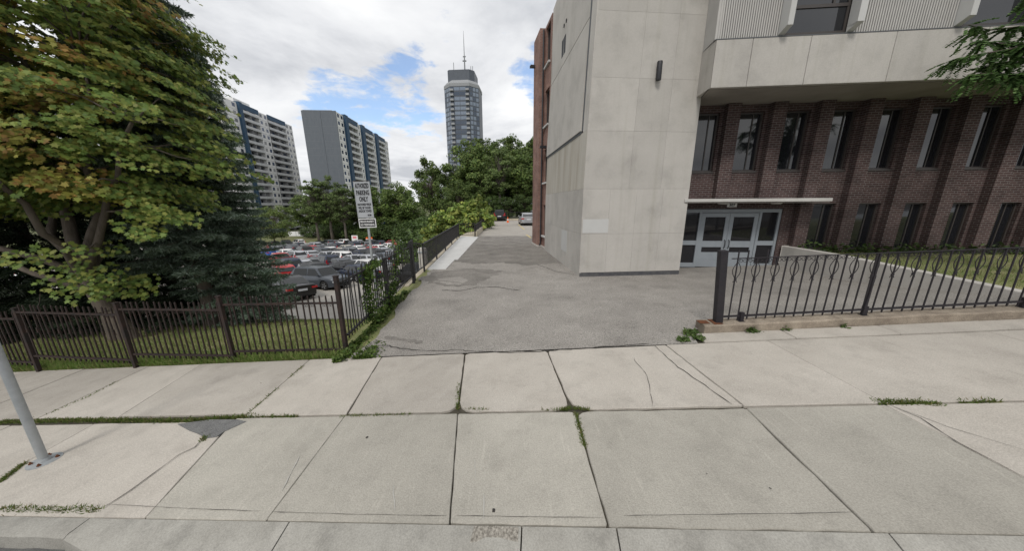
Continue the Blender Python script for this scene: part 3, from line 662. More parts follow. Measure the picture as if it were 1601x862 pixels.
# ---- stair tower: panels on the front and the driveway side
TA, TB, TC = Vector((2.40, 10.45)), Vector((6.13, 10.75)), Vector((1.85, 16.9))
HT = 11.6
def taperA(z): return Vector((.0055*max(0, z-1.5)**2*.82 if z < 9 else .0055*7.5**2*.82, 0))
zj = [-.3, .20, 1.55, 3.06, 4.86, 6.39, 8.15, 9.9, HT]
def lw(x, y, z): a = loc(x, y); return (a[0], a[1], z)
def face_panel(p, q, s0, s1, z0, z1, out, depth=.06, name='concrete_panel', mat='conc', left_edge=False, gap=.004):
    """panel on the vertical face p->q between fractions s0..s1 and heights z0..z1; the tower narrows a little upwards at its driveway corner"""
    mb = MB(); vs = []
    for dd in (0, depth):
        for z, s in ((z0+gap, s0), (z0+gap, s1), (z1-gap, s1), (z1-gap, s0)):
            P = p + taperA(z); Q = q + (taperA(z) if left_edge else Vector((0, 0)))
            L = (Q-P).length; d = (Q-P)/L
            e = P.lerp(Q, s) + d*(gap if s == s0 else -gap); e = e - out*dd
            vs.append(lw(e.x, e.y, z))
    mb.add(vs, [(0,1,2,3),(7,6,5,4),(0,4,5,1),(1,5,6,2),(2,6,7,3),(3,7,4,0)])
    return obj(name, mb, MT[mat], inst)
core = MB()
def core_ring(z): 
    a = TA + taperA(z); c = TC + taperA(z)
    pts = [a + Vector((.065,.065)), TB + Vector((-.05,.07)), TB + Vector((.05, 2.2)), Vector((6.4, 19.7)), Vector((2.6, 19.7)), c + Vector((.30,-.02)), c + Vector((.07,-.02))]
    return [lw(p.x, p.y, z) for p in pts]
rings = [core_ring(z) for z in (-.3, 1.5, 3, 5, 7, 9, HT-.01)]; m = 7
core.add([p for r_ in rings for p in r_], [(k*m+j, k*m+(j+1) % m, (k+1)*m+(j+1) % m, (k+1)*m+j) for k in range(len(rings)-1) for j in range(m)] + [tuple(range(m))[::-1], tuple(range((len(rings)-1)*m, len(rings)*m))])
obj('tower_core', core, MT['joint'], inst)
nf = Vector(((TB-TA).y, -(TB-TA).x)).normalized(); ns = Vector((-(TC-TA).y, (TC-TA).x)).normalized()
if ns.x > 0: ns = -ns
face_panel(TA + nf*.004, TB + nf*.004, 0, 1, -.3, .17, nf, name='plinth', mat='plinth')
rr = random.Random(5)
for k in range(1, len(zj)-1):
    z0, z1 = (.175 if k == 1 else zj[k]), zj[k+1]
    cuts = [0, .25, .5, .75, 1] if k <= 2 else ([0, .42, .72, 1] if k % 2 else [0, .42, .72, 1])
    for a, b in zip(cuts, cuts[1:]):
        face_panel(TA, TB, a, b, z0, z1, nf, gap=.002)
mb_ = face_panel(TA, TB, .01, .255, 1.58, 2.06, nf - nf*0, mat='conc_light', name='repair_patch', depth=-.006); mb_['label'] = 'paler rectangular repair patch'
for k in range(1, 4):
    z0, z1 = (-.2 if k == 1 else zj[k]), (zj[k+1] if k < 3 else 4.90)
    cuts = [0, .09, .30, .55, .78, 1]
    for a, b in zip(cuts, cuts[1:]): face_panel(TA, TC, a, b, z0, z1, ns, mat='conc_stain' if k == 3 else 'conc', left_edge=True, gap=.002)
face_panel(TA, TC, 0, .075, 4.90, HT, ns, mat='conc', left_edge=True)
face_panel(TA, TC, .077, .10, 4.96, HT, ns, mat='reveal', left_edge=True, depth=.10)  # dark upright strip: shadow line beside the raised panels, put in as colour
face_panel(TA + ns*.05, TC + ns*.05, .10, 1.0, 4.98, 8.3, ns, mat='conc', left_edge=True, depth=.12, name='raised_panel')
face_panel(TA + ns*.05, TC + ns*.05, .10, 1.0, 8.32, HT, ns, mat='conc', left_edge=True, depth=.12, name='raised_panel')
face_panel(TA + ns*.02, TC + ns*.02, .10, 1.0, 4.89, 4.985, ns, mat='reveal', left_edge=True, depth=.1, name='reveal_shadow_line')  # reveal under the raised panel, its shadow line painted as a dark strip
face_panel(TA, TC, .28, .42, .62, 1.5, ns, mat='conc_light', left_edge=True, depth=-.006, name='repair_patch')
# figures on the side wall
d_s = (TC-TA).normalized(); ang = math.atan2(-d_s.y, -d_s.x)
for s, z, t in ((.655, 8.95, '1'), (.60, 8.95, '1')):
    p = TA + taperA(9) + (TC-TA)*s + ns*.06; l = loc(p.x, p.y); obj('house_number', text_mesh(t, .85, ex=.03, bold=.035, sx=1.9), MT['ink'], inst, (l[0], l[1], z), (R(90), 0, ang - FR))
for s, z in ((.63, 9.75), (.575, 9.75)):
    p = TA + taperA(9) + (TC-TA)*s + ns*.055; l = loc(p.x, p.y); mb = MB(); mb.box(-.05,.05,-.05,.0,-.05,.05); obj('number_stud', mb, MT['ink'], inst, (l[0], l[1], z), (0, 0, ang-FR))
# cylinder wall lamp on the front
p = TA.lerp(TB, .585) + nf*.11; l = loc(p.x, p.y)
lamp = MB(); lamp.lathe([(.075,-.26),(.08,-.24),(.08,.24),(.075,.26)], 20); lo = obj('wall_lamp', lamp, MT['lamp_black'], inst, (l[0], l[1], 6.57)); smooth(lo)
mb = MB(); mb.box(-.04,.04,.05,.11,-.08,.08); obj('bracket', mb, MT['lamp_black'], lo)
# ---- brick rear part on the driveway side with windows and downpipe
BS0, BS1 = Vector((1.90, 16.92)), Vector((1.50, 19.75)); bl = (BS1-BS0).length
bp0 = loc(BS0.x, BS0.y); d_b = BS1-BS0
wing = obj('brick_wing', None, None, inst, (bp0[0], bp0[1], 0)); wing.rotation_euler = (0, 0, math.atan2(-d_b.y, -d_b.x) - FR)
# wing local: x from the tower (0) to the far corner (-bl), y inwards
wops = [(-1.15, -.25, z, z+1.75) for z in (.75, 3.75, 6.7, 9.6)]
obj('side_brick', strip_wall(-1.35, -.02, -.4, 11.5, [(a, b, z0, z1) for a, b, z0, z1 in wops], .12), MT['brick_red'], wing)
mb = MB(); mb.box(-bl, -1.36, -.16, .40, .12, 11.5); obj('brick_pier', mb, MT['brick_red'], wing)
mb = MB(); mb.box(-bl-.04, -1.30, -.20, .40, -.4, .118); mb.box(-1.29, -.02, .06, .37, -.4, .10); obj('base_course', mb, MT['conc'], wing)
mb = MB(); mb.box(-bl, .5, .45, 1.2, -.4, 11.5); obj('wing_core', mb, MT['frame_dark'], wing)
mb = MB(); mb.tube([(-1.30,.02,11.4),(-1.30,.02,.25),(-1.30,-.06,.12)], .045, 8); obj('downpipe', mb, MT['lamp_black'], wing)
for a, b, z0, z1 in wops:
    f, p1, p2, s = window(b-a, z1-z0); o = obj('window', f, MT['frame_dark'], wing, (a, .12, z0)); obj('pane', p1, MT['glass'], o); obj('pane', p2, MT['glass'], o)
    mb = MB(); mb.box(a-.04, b+.04, .02, .119, z0-.09, z0-.004); obj('sill', mb, MT['conc_light'], wing)
for u, z, big_ in ((-bl+.25, 10.2, 1), (-.75, 5.6, 0)):
    mb = MB(); mb.box(-.10,.10,-.42 if big_ else -.22,-.165 if big_ else .118,-.06,.06); mb.box(-.03,.03,-.45 if big_ else -.24,-.42 if big_ else -.22,-.10,.03); obj('flood_lamp', mb, MT['lamp_black'], wing, (u, 0, z))
bpy.context.view_layer.update()
for c in list(wing.children):
    mt = wing.matrix_basis @ c.matrix_basis; c.parent = inst; c.matrix_parent_inverse = Matrix.Identity(4); c.matrix_basis = mt
bpy.data.objects.remove(wing)
# ------------------------------------------------------------------ fences
def box_mesh(name, w, d, h, tip=0):
    mb = MB(); mb.box(-w/2, w/2, -d/2, d/2, 0, h)
    if tip: mb.add([(-w/2,-d/2,h),(w/2,-d/2,h),(w/2,d/2,h),(-w/2,d/2,h),(0,0,h+tip)], [(0,1,4),(1,2,4),(2,3,4),(3,0,4)])
    return mb.mesh(name)
def ring_mesh(name, r, t, turns=(0, 2*math.pi), n=12, side=5):
    mb = MB(); mb.tube([(r*math.cos(turns[0]+(turns[1]-turns[0])*i/n), 0, r*math.sin(turns[0]+(turns[1]-turns[0])*i/n)) for i in range(n+1)], t, side); return mb.mesh(name, True)
# rusty stepped fence on the street side of the lawn
ff = thing('street_fence', 'rusty dark brown stepped iron picket fence along the sidewalk and lawn', 'fence', (0,0,0))
FP = [(-3.42, 5.66, -.33, 1.24), (-5.70, 5.60, -.53, .87), (-7.90, 5.70, -.71, .71), (-10.35, 5.92, -.93, .53), (-12.7, 6.13, -1.15, .36), (-15.0, 6.33, -1.35, .18)]
levels = [(.70, -.30), (.585, -.40), (.46, -.54), (.30, -.70), (.13, -.88)]
rf = random.Random(11)
for i, (x, y, z0, z1) in enumerate(FP):
    mb = MB(); w = .062 if i else .072; mb.box(-w/2, w/2, -w/2, w/2, 0, z1-z0); mb.box(-w/2-.008, w/2+.008, -w/2-.008, w/2+.008, z1-z0+.001, z1-z0+.02)
    obj('post', mb, MT['iron_rust'], ff, (x, y, z0), (rf.uniform(-.015,.015), rf.uniform(-.02,.02), -R(4)))
pk = [box_mesh('picket', .02, .02, 1.2, .02)]; 
scr = MB()
for s in (-1, 1):
    scr.tube([(s*(.020+.018*math.cos(t)), 0, .018*math.sin(t)) for t in [math.pi*(.1+1.9*k/9) for k in range(10)]], .0035, 4)
scr = scr.mesh('scroll', True)
tw = MB(); tw.box(-.014,.014,-.014,.014,-.05,.05); tw.box(-.02,.02,-.02,.02,-.064,-.05); tw = tw.mesh('collar')
for i in range(5):
    (xa, ya, *_), (xb, yb, *_) = FP[i+1], FP[i]; zt, zb_ = levels[i]
    mb = MB(); mb.beam((xa+.04, ya, zt), (xb-.04, yb, zt+.005), .04, .035); obj('rail', mb, MT['iron_rust'], ff)
    mb = MB(); mb.beam((xa+.04, ya, zb_), (xb-.04, yb, zb_+.005), .04, .035); obj('rail', mb, MT['iron_rust'], ff)
    n = 19; H = (zt - zb_) + .23
    for k in range(1, n):
        t = k/n; x, y = xa+(xb-xa)*t, ya+(yb-ya)*t
        o = obj('picket', pk[0], MT['iron_rust'], ff, (x, y, zb_-.08), (rf.uniform(-.012,.012), rf.uniform(-.018,.018), 0), (1, 1, H/1.2))
        if i < 3 and k % 3: obj('scroll', scr, MT['iron_rust'], ff, (x+(xb-xa)/n/2, y, zt-.05))
        if i < 3 and k % 2: obj('collar', tw, MT['iron_rust'], ff, (x, y, zb_+(zt-zb_)*.62))
# black fence that turns along the driveway
sf = thing('driveway_fence', 'black iron picket fence with vines running along the left driveway edge', 'fence', (0,0,0))
SP = [(-3.40, 5.70), (-3.36, 7.75), (-3.36, 9.95)]
pks = box_mesh('picket', .018, .018, 1.32, .02)
for i, (x, y) in enumerate(SP[1:]):
    mb = MB(); mb.box(-.04,.04,-.04,.04,0,1.52); obj('post', mb, MT['iron'], sf, (x, y, z_drive(-2.9, y)-.12))
for i in range(2):
    (xa, ya), (xb, yb) = SP[i], SP[i+1]; za, zb_ = 1.10+.08*i, 1.18+.06*i
    for dz in (0, -1.0+.10*(0 if i else 0)):
        mb = MB(); mb.beam((xa, ya+.04, za+dz-(.12 if dz and not i else 0)), (xb, yb-.04, zb_+dz), .045, .035); obj('rail', mb, MT['iron'], sf)
    n = 19 if i == 0 else 20
    for k in range(1, n):
        t = k/n; x, y = xa+(xb-xa)*t, ya+(yb-ya)*t; z = (za+(zb_-za)*t); lowz = z - 1.0 - (.12*(1-t) if not i else 0) - .1
        obj('picket', pks, MT['iron'], sf, (x, y, lowz), (rf.uniform(-.02,.02), rf.uniform(-.03,.03), 0), (1, 1, (z+.15-lowz)/1.32))
# plain railing along the pale strip, with its return
rl = thing('walkway_railing', 'plain black metal railing along the pale concrete strip beside the driveway', 'railing', (0,0,0))
RP = [(-3.42, 10.25), (-3.46, 11.6), (-3.62, 14.3), (-3.78, 17.0), (-3.94, 19.7), (-4.08, 22.4), (-4.15, 23.75), (-2.92, 23.9)]
pkr = box_mesh('picket', .02, .02, .86)
for i, (x, y) in enumerate(RP):
    if i == 0: 
        mb = MB(); mb.box(-.035,.035,-.035,.035,0,1.62); obj('post', mb, MT['iron'], rl, (x, y, -.2)); continue
    mb = MB(); mb.box(-.03,.03,-.03,.03,0,1.12); obj('post', mb, MT['iron'], rl, (x, y, 0))
for i in range(len(RP)-1):
    (xa, ya), (xb, yb) = RP[i], RP[i+1]; zt = 1.08 if i else 1.30
    for z, h in ((zt, .045), (.2 if i else .26, .03)):
        mb = MB(); mb.beam((xa, ya, z), (xb, yb, z if i else (z-.2 if z > 1 else z-.06)), .05, h); obj('rail', mb, MT['iron'], rl)
    L = math.hypot(xb-xa, yb-ya); n = max(2, int(L/(.15 if i else .45)))
    for k in range(1, n):
        t = k/n; obj('picket', pkr, MT['iron'], rl, (xa+(xb-xa)*t, ya+(yb-ya)*t, .21), None, (1, 1, 1.0 if i else 1.15))
# railing on the low parapet further up
pr = thing('parapet_railing', 'low black picket railing on the beige parapet by the upper car park', 'railing', (0,0,0))
pkp = box_mesh('picket', .022, .022, .50); n = 10
for i in range(n+1):
    y = 24.1 + 23*i/n; x = -2.87 - .14*i/n
    mb = MB(); mb.box(-.03,.03,-.03,.03,0,.58); obj('post', mb, MT['iron'], pr, (x, y, .44))
for z in (.50, .99):
    mb = MB(); mb.beam((-2.87, 24.1, z), (-3.01, 47.1, z), .04, .035); obj('rail', mb, MT['iron'], pr)
for k in range(1, 150):
    t = k/150; obj('picket', pkp, MT['iron'], pr, (-2.87-.14*t, 24.1+23*t, .48))
# dark fence behind the end kerb
ef = thing('end_fence', 'dark mesh fence behind the far curb of the upper car park', 'fence', (0,0,0))
for i in range(13):
    mb = MB(); mb.box(-.03,.03,-.03,.03,0,1.3); obj('post', mb, MT['iron'], ef, (-3+2.2*i, 48.1-.033*i, 0))
for z in (.2, 1.25):
    mb = MB(); mb.beam((-3, 48.1, z), (23.4, 47.7, z), .04, .04); obj('rail', mb, MT['iron'], ef)
pke = box_mesh('picket', .025, .025, 1.02)
for k in range(1, 132):
    t = k/132; obj('picket', pke, MT['iron'], ef, (-3+26.4*t, 48.1-.4*t, .22))
# ornate fence on the right plinth
of = thing('ornate_fence', 'ornate dark wrought iron fence with scrolls on the concrete plinth right of driveway', 'fence', (0,0,0))
def fpos(a): x, y = ab(a, 5.56); return x, y
def ft(a): x, y = fpos(a); return 1.62 + (x-3.84)*.052
def fb(a): x, y = fpos(a); return z_walk(x, y) + .24
a0 = 3.36
x, y = fpos(a0); zb0 = z_walk(x, y)+.13
mb = MB(); mb.box(-.062,.062,-.062,.062,0,1.36); po = bevel(obj('post', mb, MT['iron_purple'], of, (x, y, zb0), (0, -R(4.5), -R(5))), .006)
mb = MB(); mb.box(-.12,.12,-.12,.12,-.005,.015); obj('base_plate', mb, MT['rust'], of, (x, y, zb0), -R(5))
mb = MB(); mb.box(-.09,.09,-.07,.07,0,.008); obj('base_plate', mb, MT['rust'], of, (x-.26, y+.02, zb0), -R(5))
spc = .158; npk = 60; a_end = a0 + .10 + spc*npk
def bar(aa, bb, f, w, h):
    mb = MB(); (xa, ya), (xb, yb) = fpos(aa), fpos(bb); mb.beam((xa, ya, f(aa)), (xb, yb, f(bb)), w, h); return obj('rail', mb, MT['iron_purple'], of)
bar(a0+.07, a_end, ft, .035, .012); bar(a0+.07, a_end, fb, .03, .03); 
pko = box_mesh('picket', .017, .017, 1.0)
bas = MB()
for s in (-1, 1):
    bas.tube([(s*(.006+.062*math.sin(math.pi*k/10)**1.0), 0, -.30*k/10) for k in range(11)], .0065, 5)
bas.box(-.018,.018,-.012,.012,-.335,-.30); bas.tube([(-.012,0,-.33),(-.035,0,-.37)], .006, 4); bas.tube([(.012,0,-.33),(.035,0,-.37)], .006, 4); bas = bas.mesh('basket')
scl = MB()
for s in (-1, 1):
    pts = []
    for k in range(15):
        t = k/14; th = math.pi*(.5 - 2.6*t*1.0); r_ = .040*(1-.62*t)
        pts.append((s*(.036 + r_*math.cos(th) - .004), 0, -.044 + r_*math.sin(th)))
    scl.tube(pts, .005, 4)
scl = scl.mesh('scroll', True)
for k in range(npk):
    a = a0 + .10 + spc*(k+.5); x, y = fpos(a); top, bot = ft(a), fb(a)-.07
    if x > 12.5: break
    ext = .14 if k in (0, 1, 3) else .0
    obj('picket', pko, MT['iron_purple'], of, (x, y, bot), (rf.uniform(-.01,.01), rf.uniform(-.015,.015), 0), (1, 1, top+ext-bot))
    if k % 2 == 0: obj('basket', bas, MT['iron_purple'], of, (x, y, top-.07), -R(5))
    xs_, ys_ = fpos(a+spc/2); obj('scroll', scl, MT['iron_purple'], of, (xs_, ys_, ft(a+spc/2)), -R(5))
for aa in (a0+.40, a0+2.43, a0+4.85, a0+7.2):
    x, y = fpos(aa); mb = MB(); mb.box(-.03,.03,-.03,.03,0,.17); mb.box(-.05,.05,-.05,.05,-.004,.01)
    obj('foot', mb, MT['iron_purple'], of, (x, y, z_walk(x, y)+.135), -R(5))
    if aa > a0+1:
        mb = MB(); mb.beam((x, y, fb(aa)), (x, y, ft(aa)), .03, .03); mb.beam((x-.05, y-.03, z_walk(x, y)+.14), (x+.02, y, fb(aa)+.62), .02, .02); obj('post', mb, MT['iron_purple'], of)

# ------------------------------------------------------------------ signs and poles
p0 = at_y(572, 349, 8.0)
sg = thing('parking_sign', 'tall grey authorized parking only sign on a steel post behind the vine fence', 'sign', (p0.x+.03, 8.05, -1.6), R(6))
mb = MB(); mb.tube([(0,0,0),(0,0,4.72)], .032, 10); o = obj('post', mb, MT['galv'], sg); smooth(o)
mb = MB(); mb.box(-.235,.235,-.052,-.046,0,.90); mb.box(-.25,-.235,-.058,-.044,-.01,.91); mb.box(.235,.25,-.058,-.044,-.01,.91); 
fa = obj('sign_face', mb, MT['sign_face'], sg, (-.01, 0, 3.86), (0, -R(1.2), 0), (.80, 1, 1))
mb = MB(); mb.box(-.25,.25,-.059,-.045,.912,.93); obj('frame_edge', mb, MT['frame_dark'], fa)
for t, z, s, w in (('AUTHORIZED', .795, .165, .47), ('PARKING', .625, .17, .56), ('ONLY', .465, .165, .60), ('UNAUTHORIZED VEHICLES', .335, .075, .52), ('WILL BE TAGGED', .25, .085, .58), ('AND/OR TOWED', .165, .085, .60), ('05-200', .06, .065, .62)):
    me = text_mesh(t, s, ex=.001, bold=.007 if s > .1 else .003, sx=w); xs = [v.co.x for v in me.vertices]; wd = max(xs)-min(xs)
    if wd > .42:
        for v in me.vertices: v.co.x *= .42/wd
    obj('lettering', me, MT['ink'], fa, (0 if t != '05-200' else .12, -.0535, z), (R(90), 0, 0))
mb = MB(); mb.box(-.25,.25,-.056,-.046,0,.24); lf = obj('lower_plate', mb, MT['sign_white'], sg, (.012, 0, 3.60), (0, -R(1.2), 0), (.86, 1, 1))
mb = MB(); mb.box(-.225,.225,-.0585,-.0565,.025,.215); pn = obj('black_panel', mb, MT['ink'], lf)
for t, z in (('PRIVATE PROPERTY', .155), ('NO TRESPASSING', .075)):
    me = text_mesh(t, .075, ex=.001, bold=.002); xs = [v.co.x for v in me.vertices]; wd = max(xs)-min(xs)
    for v in me.vertices: v.co.x *= .40/wd
    obj('lettering', me, MT['sign_white'], lf, (0, -.0605, z), (R(90), 0, 0))
pb0 = on_walk(70, 722)
pl = thing('sign_pole', 'bare grey galvanised steel pole bolted to the sidewalk near the curb', 'pole', (pb0.x, pb0.y, pb0.z))
mb = MB(); mb.tube([(0,0,0),(0,0,3.6)], .039, 18); o = obj('shaft', mb, MT['galv'], pl, None, (0, R(.6), 0)); smooth(o)
mb = MB(); mb.lathe([(.135,0),(.135,.012),(.06,.016),(.05,.05)], 24); o = obj('base_plate', mb, MT['galv'], pl); smooth(o, 30)
for k in range(4):
    an = R(35+90*k); mb = MB(); mb.lathe([(.018,0),(.018,.014),(.009,.016),(.009,.03)], 6); obj('bolt', mb, MT['rust'], pl, (.10*math.cos(an), .10*math.sin(an), .012))
q = at_y(661, 400, 13.2)
cp = thing('concrete_pillar', 'round grey concrete pillar standing behind the railing gap above parked cars', 'pillar', (q.x, 13.2, lot_z(13.2)))
hq = .72 - lot_z(13.2); mb = MB(); mb.lathe([(.19,0),(.19,hq-.06),(.17,hq-.02),(.12,hq)], 18); o = obj('shaft', mb, MT['conc'], cp); smooth(o, 40)
mb = MB(); mb.lathe([(.215,0),(.215,.07),(.19,.09)], 18); obj('cap_ring', mb, MT['galv'], cp, (0,0,hq-.22))
# traffic cone, barrels, notice board far back
q = at_z(794, 348, .035)
tcn = thing('traffic_cone', 'small orange traffic cone by the far curb of the upper car park', 'cone', (q.x, q.y, .035))
mb = MB(); mb.box(-.18,.18,-.18,.18,0,.035); obj('base', mb, MT['orange'], tcn)
mb = MB(); mb.lathe([(.14,.036),(.045,.70),(.03,.72)], 14); obj('cone_body', mb, MT['orange'], tcn)
mb = MB(); mb.lathe([(.105,.30),(.083,.46)], 14); obj('reflective_band', mb, MT['white_plastic'], tcn)
barm = MB(); barm.lathe([(.30,0),(.30,.1),(.27,.1),(.25,1.0),(.12,1.05)], 14); barm = barm.mesh('barrel_body')
bnd = MB(); bnd.lathe([(.272,.30),(.266,.45)], 14); bnd.lathe([(.264,.62),(.258,.77)], 14); bnd = bnd.mesh('barrel_band')
for k, (u, v, lb) in enumerate(((574,372,'left of two orange construction barrels under the trees'), (580.5,373,'right of two orange construction barrels under the trees'))):
    q = on_lot(u, v+6); yy = 100; q = at_y(u, v, yy)
    t = thing('construction_barrel', lb, 'barrel', (q.x, yy, lot_z(yy)+.02), 0, 'orange construction barrels under the trees'); t.scale = (1.7,1.7,1.9)
    obj('barrel_body', barm, MT['orange'], t); obj('reflective_band', bnd, MT['white_plastic'], t)
q = at_y(555, 374, 98)
nb = thing('notice_board', 'white and pink notice board standing among the tree trunks behind the lot', 'sign', (q.x, 98, lot_z(98)))
for s in (-.8, .8):
    mb = MB(); mb.box(s-.05,s+.05,-.05,.05,0,2.6); obj('leg', mb, MT['galv'], nb)
mb = MB(); mb.box(-1.0,1.0,-.10,-.05,.9,2.7); obj('board', mb, MT['white_plastic'], nb)
mb = MB(); mb.box(-.6,.6,-.115,-.102,1.7,2.4); obj('panel', mb, MT['pink'], nb)
# ------------------------------------------------------------------ vegetation
MAPLE = [(0,-.36),(.44,-.30),(.28,-.04),(.52,.16),(.19,.22),(0,.58),(-.19,.22),(-.52,.16),(-.28,-.04),(-.44,-.30)]
OVAL = [(0,-.5),(.26,-.1),(.22,.22),(0,.5),(-.22,.22),(-.26,-.1)]
RHOMB = [(0,-.5),(.32,.02),(0,.5),(-.32,.02)]
BLADE = [(-.045,0),(.045,0),(.03,.6),(0,1),(-.03,.6)]
NEEDLE = [(-.10,0),(.10,0),(.06,.7),(0,1),(-.06,.7)]
def unit(n): v = nrng.normal(size=(n, 3)); return v/np.linalg.norm(v, axis=1, keepdims=True)
def limb(mb, p, q, r0, r1, sag=.0, n=6, seed=0, wig=.06):
    r = random.Random(seed); p, q = Vector(p), Vector(q); L = (q-p).length; path = []; rad = []
    for i in range(n+1):
        t = i/n; e = p.lerp(q, t); k = math.sin(math.pi*t)
        e += Vector((r.uniform(-1,1), r.uniform(-1,1), r.uniform(-1,1)))*wig*L*k*.5 + Vector((0,0,-sag*k*L)); path.append(e); rad.append(r0+(r1-r0)*t)
    mb.tube(path, rad, 7); return path
def mixcol(n, cols, w=None):
    cols = np.asarray(cols); i = nrng.choice(len(cols), n, p=w); return cols[i]*nrng.uniform(.75, 1.25, (n, 1))

def big_maple(base, name, label):
    bx, by, bz = base; t = thing(name, label, 'tree', base)
    wood = MB(); r = random.Random(21)
    fork = Vector((-.55, .0, 2.1))
    limb(wood, (.28, 0, -.3), (-.25, .0, 1.1), .24, .19, 0, 4, 1); 
    limb(wood, (-.30, .05, -.3), (-.22, 0, 1.05), .20, .17, 0, 4, 9)
    wood.tube([(-.24,0,1.0),(-.40,0,1.6),tuple(fork)], [.22,.20,.18], 8)
    mains = []
    for k, (q, r0) in enumerate((((-1.0,.4,8.5),.15),((1.0,.2,7.5),.13),((-3.0,.6,6.0),.13),((2.6,-.5,6.0),.10),((-2.8,-1.6,5.0),.10),((.6,-2.0,5.6),.10),((-.4,2.4,7.2),.10))):
        path = limb(wood, fork + Vector((0,0,-.15)), q, r0, .035, .02, 7, 30+k, .12); mains.append(path)
    limb(wood, (-.45,0,1.55), (-3.6,-1.0,3.2), .09, .025, -.05, 6, 77)
    # boughs
    cz = 6.9; boughs = []
    tries = 0
    while len(boughs) < 190 and tries < 9000:
        tries += 1
        d = Vector(unit(1)[0]); 
        s = .40 + .60*r.random()**.5
        p = Vector((d.x*4.7*s*(1 if d.z < .25 else 1-.35*(d.z-.25)), d.y*2.9*s, d.z*4.6*s)) + Vector((-1.0, .55, cz))
        if p.z < 3.9 or (p.z < 4.8 and abs(p.x) < 1.6 and r.random() < .6): continue
        if any((p-b).length < .56 for b in boughs): continue
        boughs.append(p)
    for e in ((.55,-.7,2.75),(.85,-.7,2.0),(.45,-.7,1.65),(2.6,-.7,3.7),(-3.6,-.6,3.6)): boughs.append(Vector(e))
    for b in boughs:
        m = min((pt for pa in mains for pt in pa), key=lambda e: (Vector(e)-b).length + max(0, (Vector(e).z - b.z))*.8)
        limb(wood, m, b, .028, .007, -.04, 5, int(b.x*1000) % 999, .12)
    P, Nn, C, S = [], [], [], []
    for b in boughs:
        out = Vector((b.x+.5, b.y, 0)); out = out.normalized() if out.length > .01 else Vector((1,0,0))
        autumn = r.random() < (.09 + .04*max(0, b.z-4)); ns = r.randint(8, 11) if b.z > 3.3 else 4
        for _ in range(ns):
            c = b + Vector((r.gauss(0,.40), r.gauss(0,.40), r.gauss(0,.22))); n = r.randint(36, 54); rad = r.uniform(.28, .48)
            th = nrng.uniform(0, 2*np.pi, n); rr = rad*np.sqrt(nrng.uniform(0, 1, n)); ax = np.array([out.x, out.y, -.45]); ax /= np.linalg.norm(ax); ay = np.array([-out.y, out.x, 0]); 
            pos = np.array(c)[None] + np.outer(np.cos(th)*rr*1.15, ax) + np.outer(np.sin(th)*rr, ay) + nrng.normal(0, .035, (n, 3))
            nm = np.array([out.x*.85, out.y*.85 - .25, .62])[None] + nrng.normal(0, .36, (n, 3))
            P.append(pos); Nn.append(nm); S.append(nrng.uniform(.085, .145, n))
            base_c = [(.170,.215,.045),(.125,.185,.040),(.215,.235,.058),(.095,.15,.036)]
            col = mixcol(n, base_c)
            if autumn and r.random() < .8: col = mixcol(n, [(.25,.21,.045),(.22,.21,.04),(.28,.17,.05),(.17,.19,.035)])
            C.append(col)
    P, Nn, C, S = np.vstack(P), np.vstack(Nn), np.vstack(C), np.concatenate(S)
    U, V = frames(Nn, np.pi + nrng.normal(0, .7, len(Nn))); o = obj('crown', scatter_mesh('crown', P, U, V, S, MAPLE, C, bend=.18), MT['leaf'], t); o['kind'] = 'stuff'
    w = obj('trunk', wood, MT['bark'], t); smooth(w, 60); return t

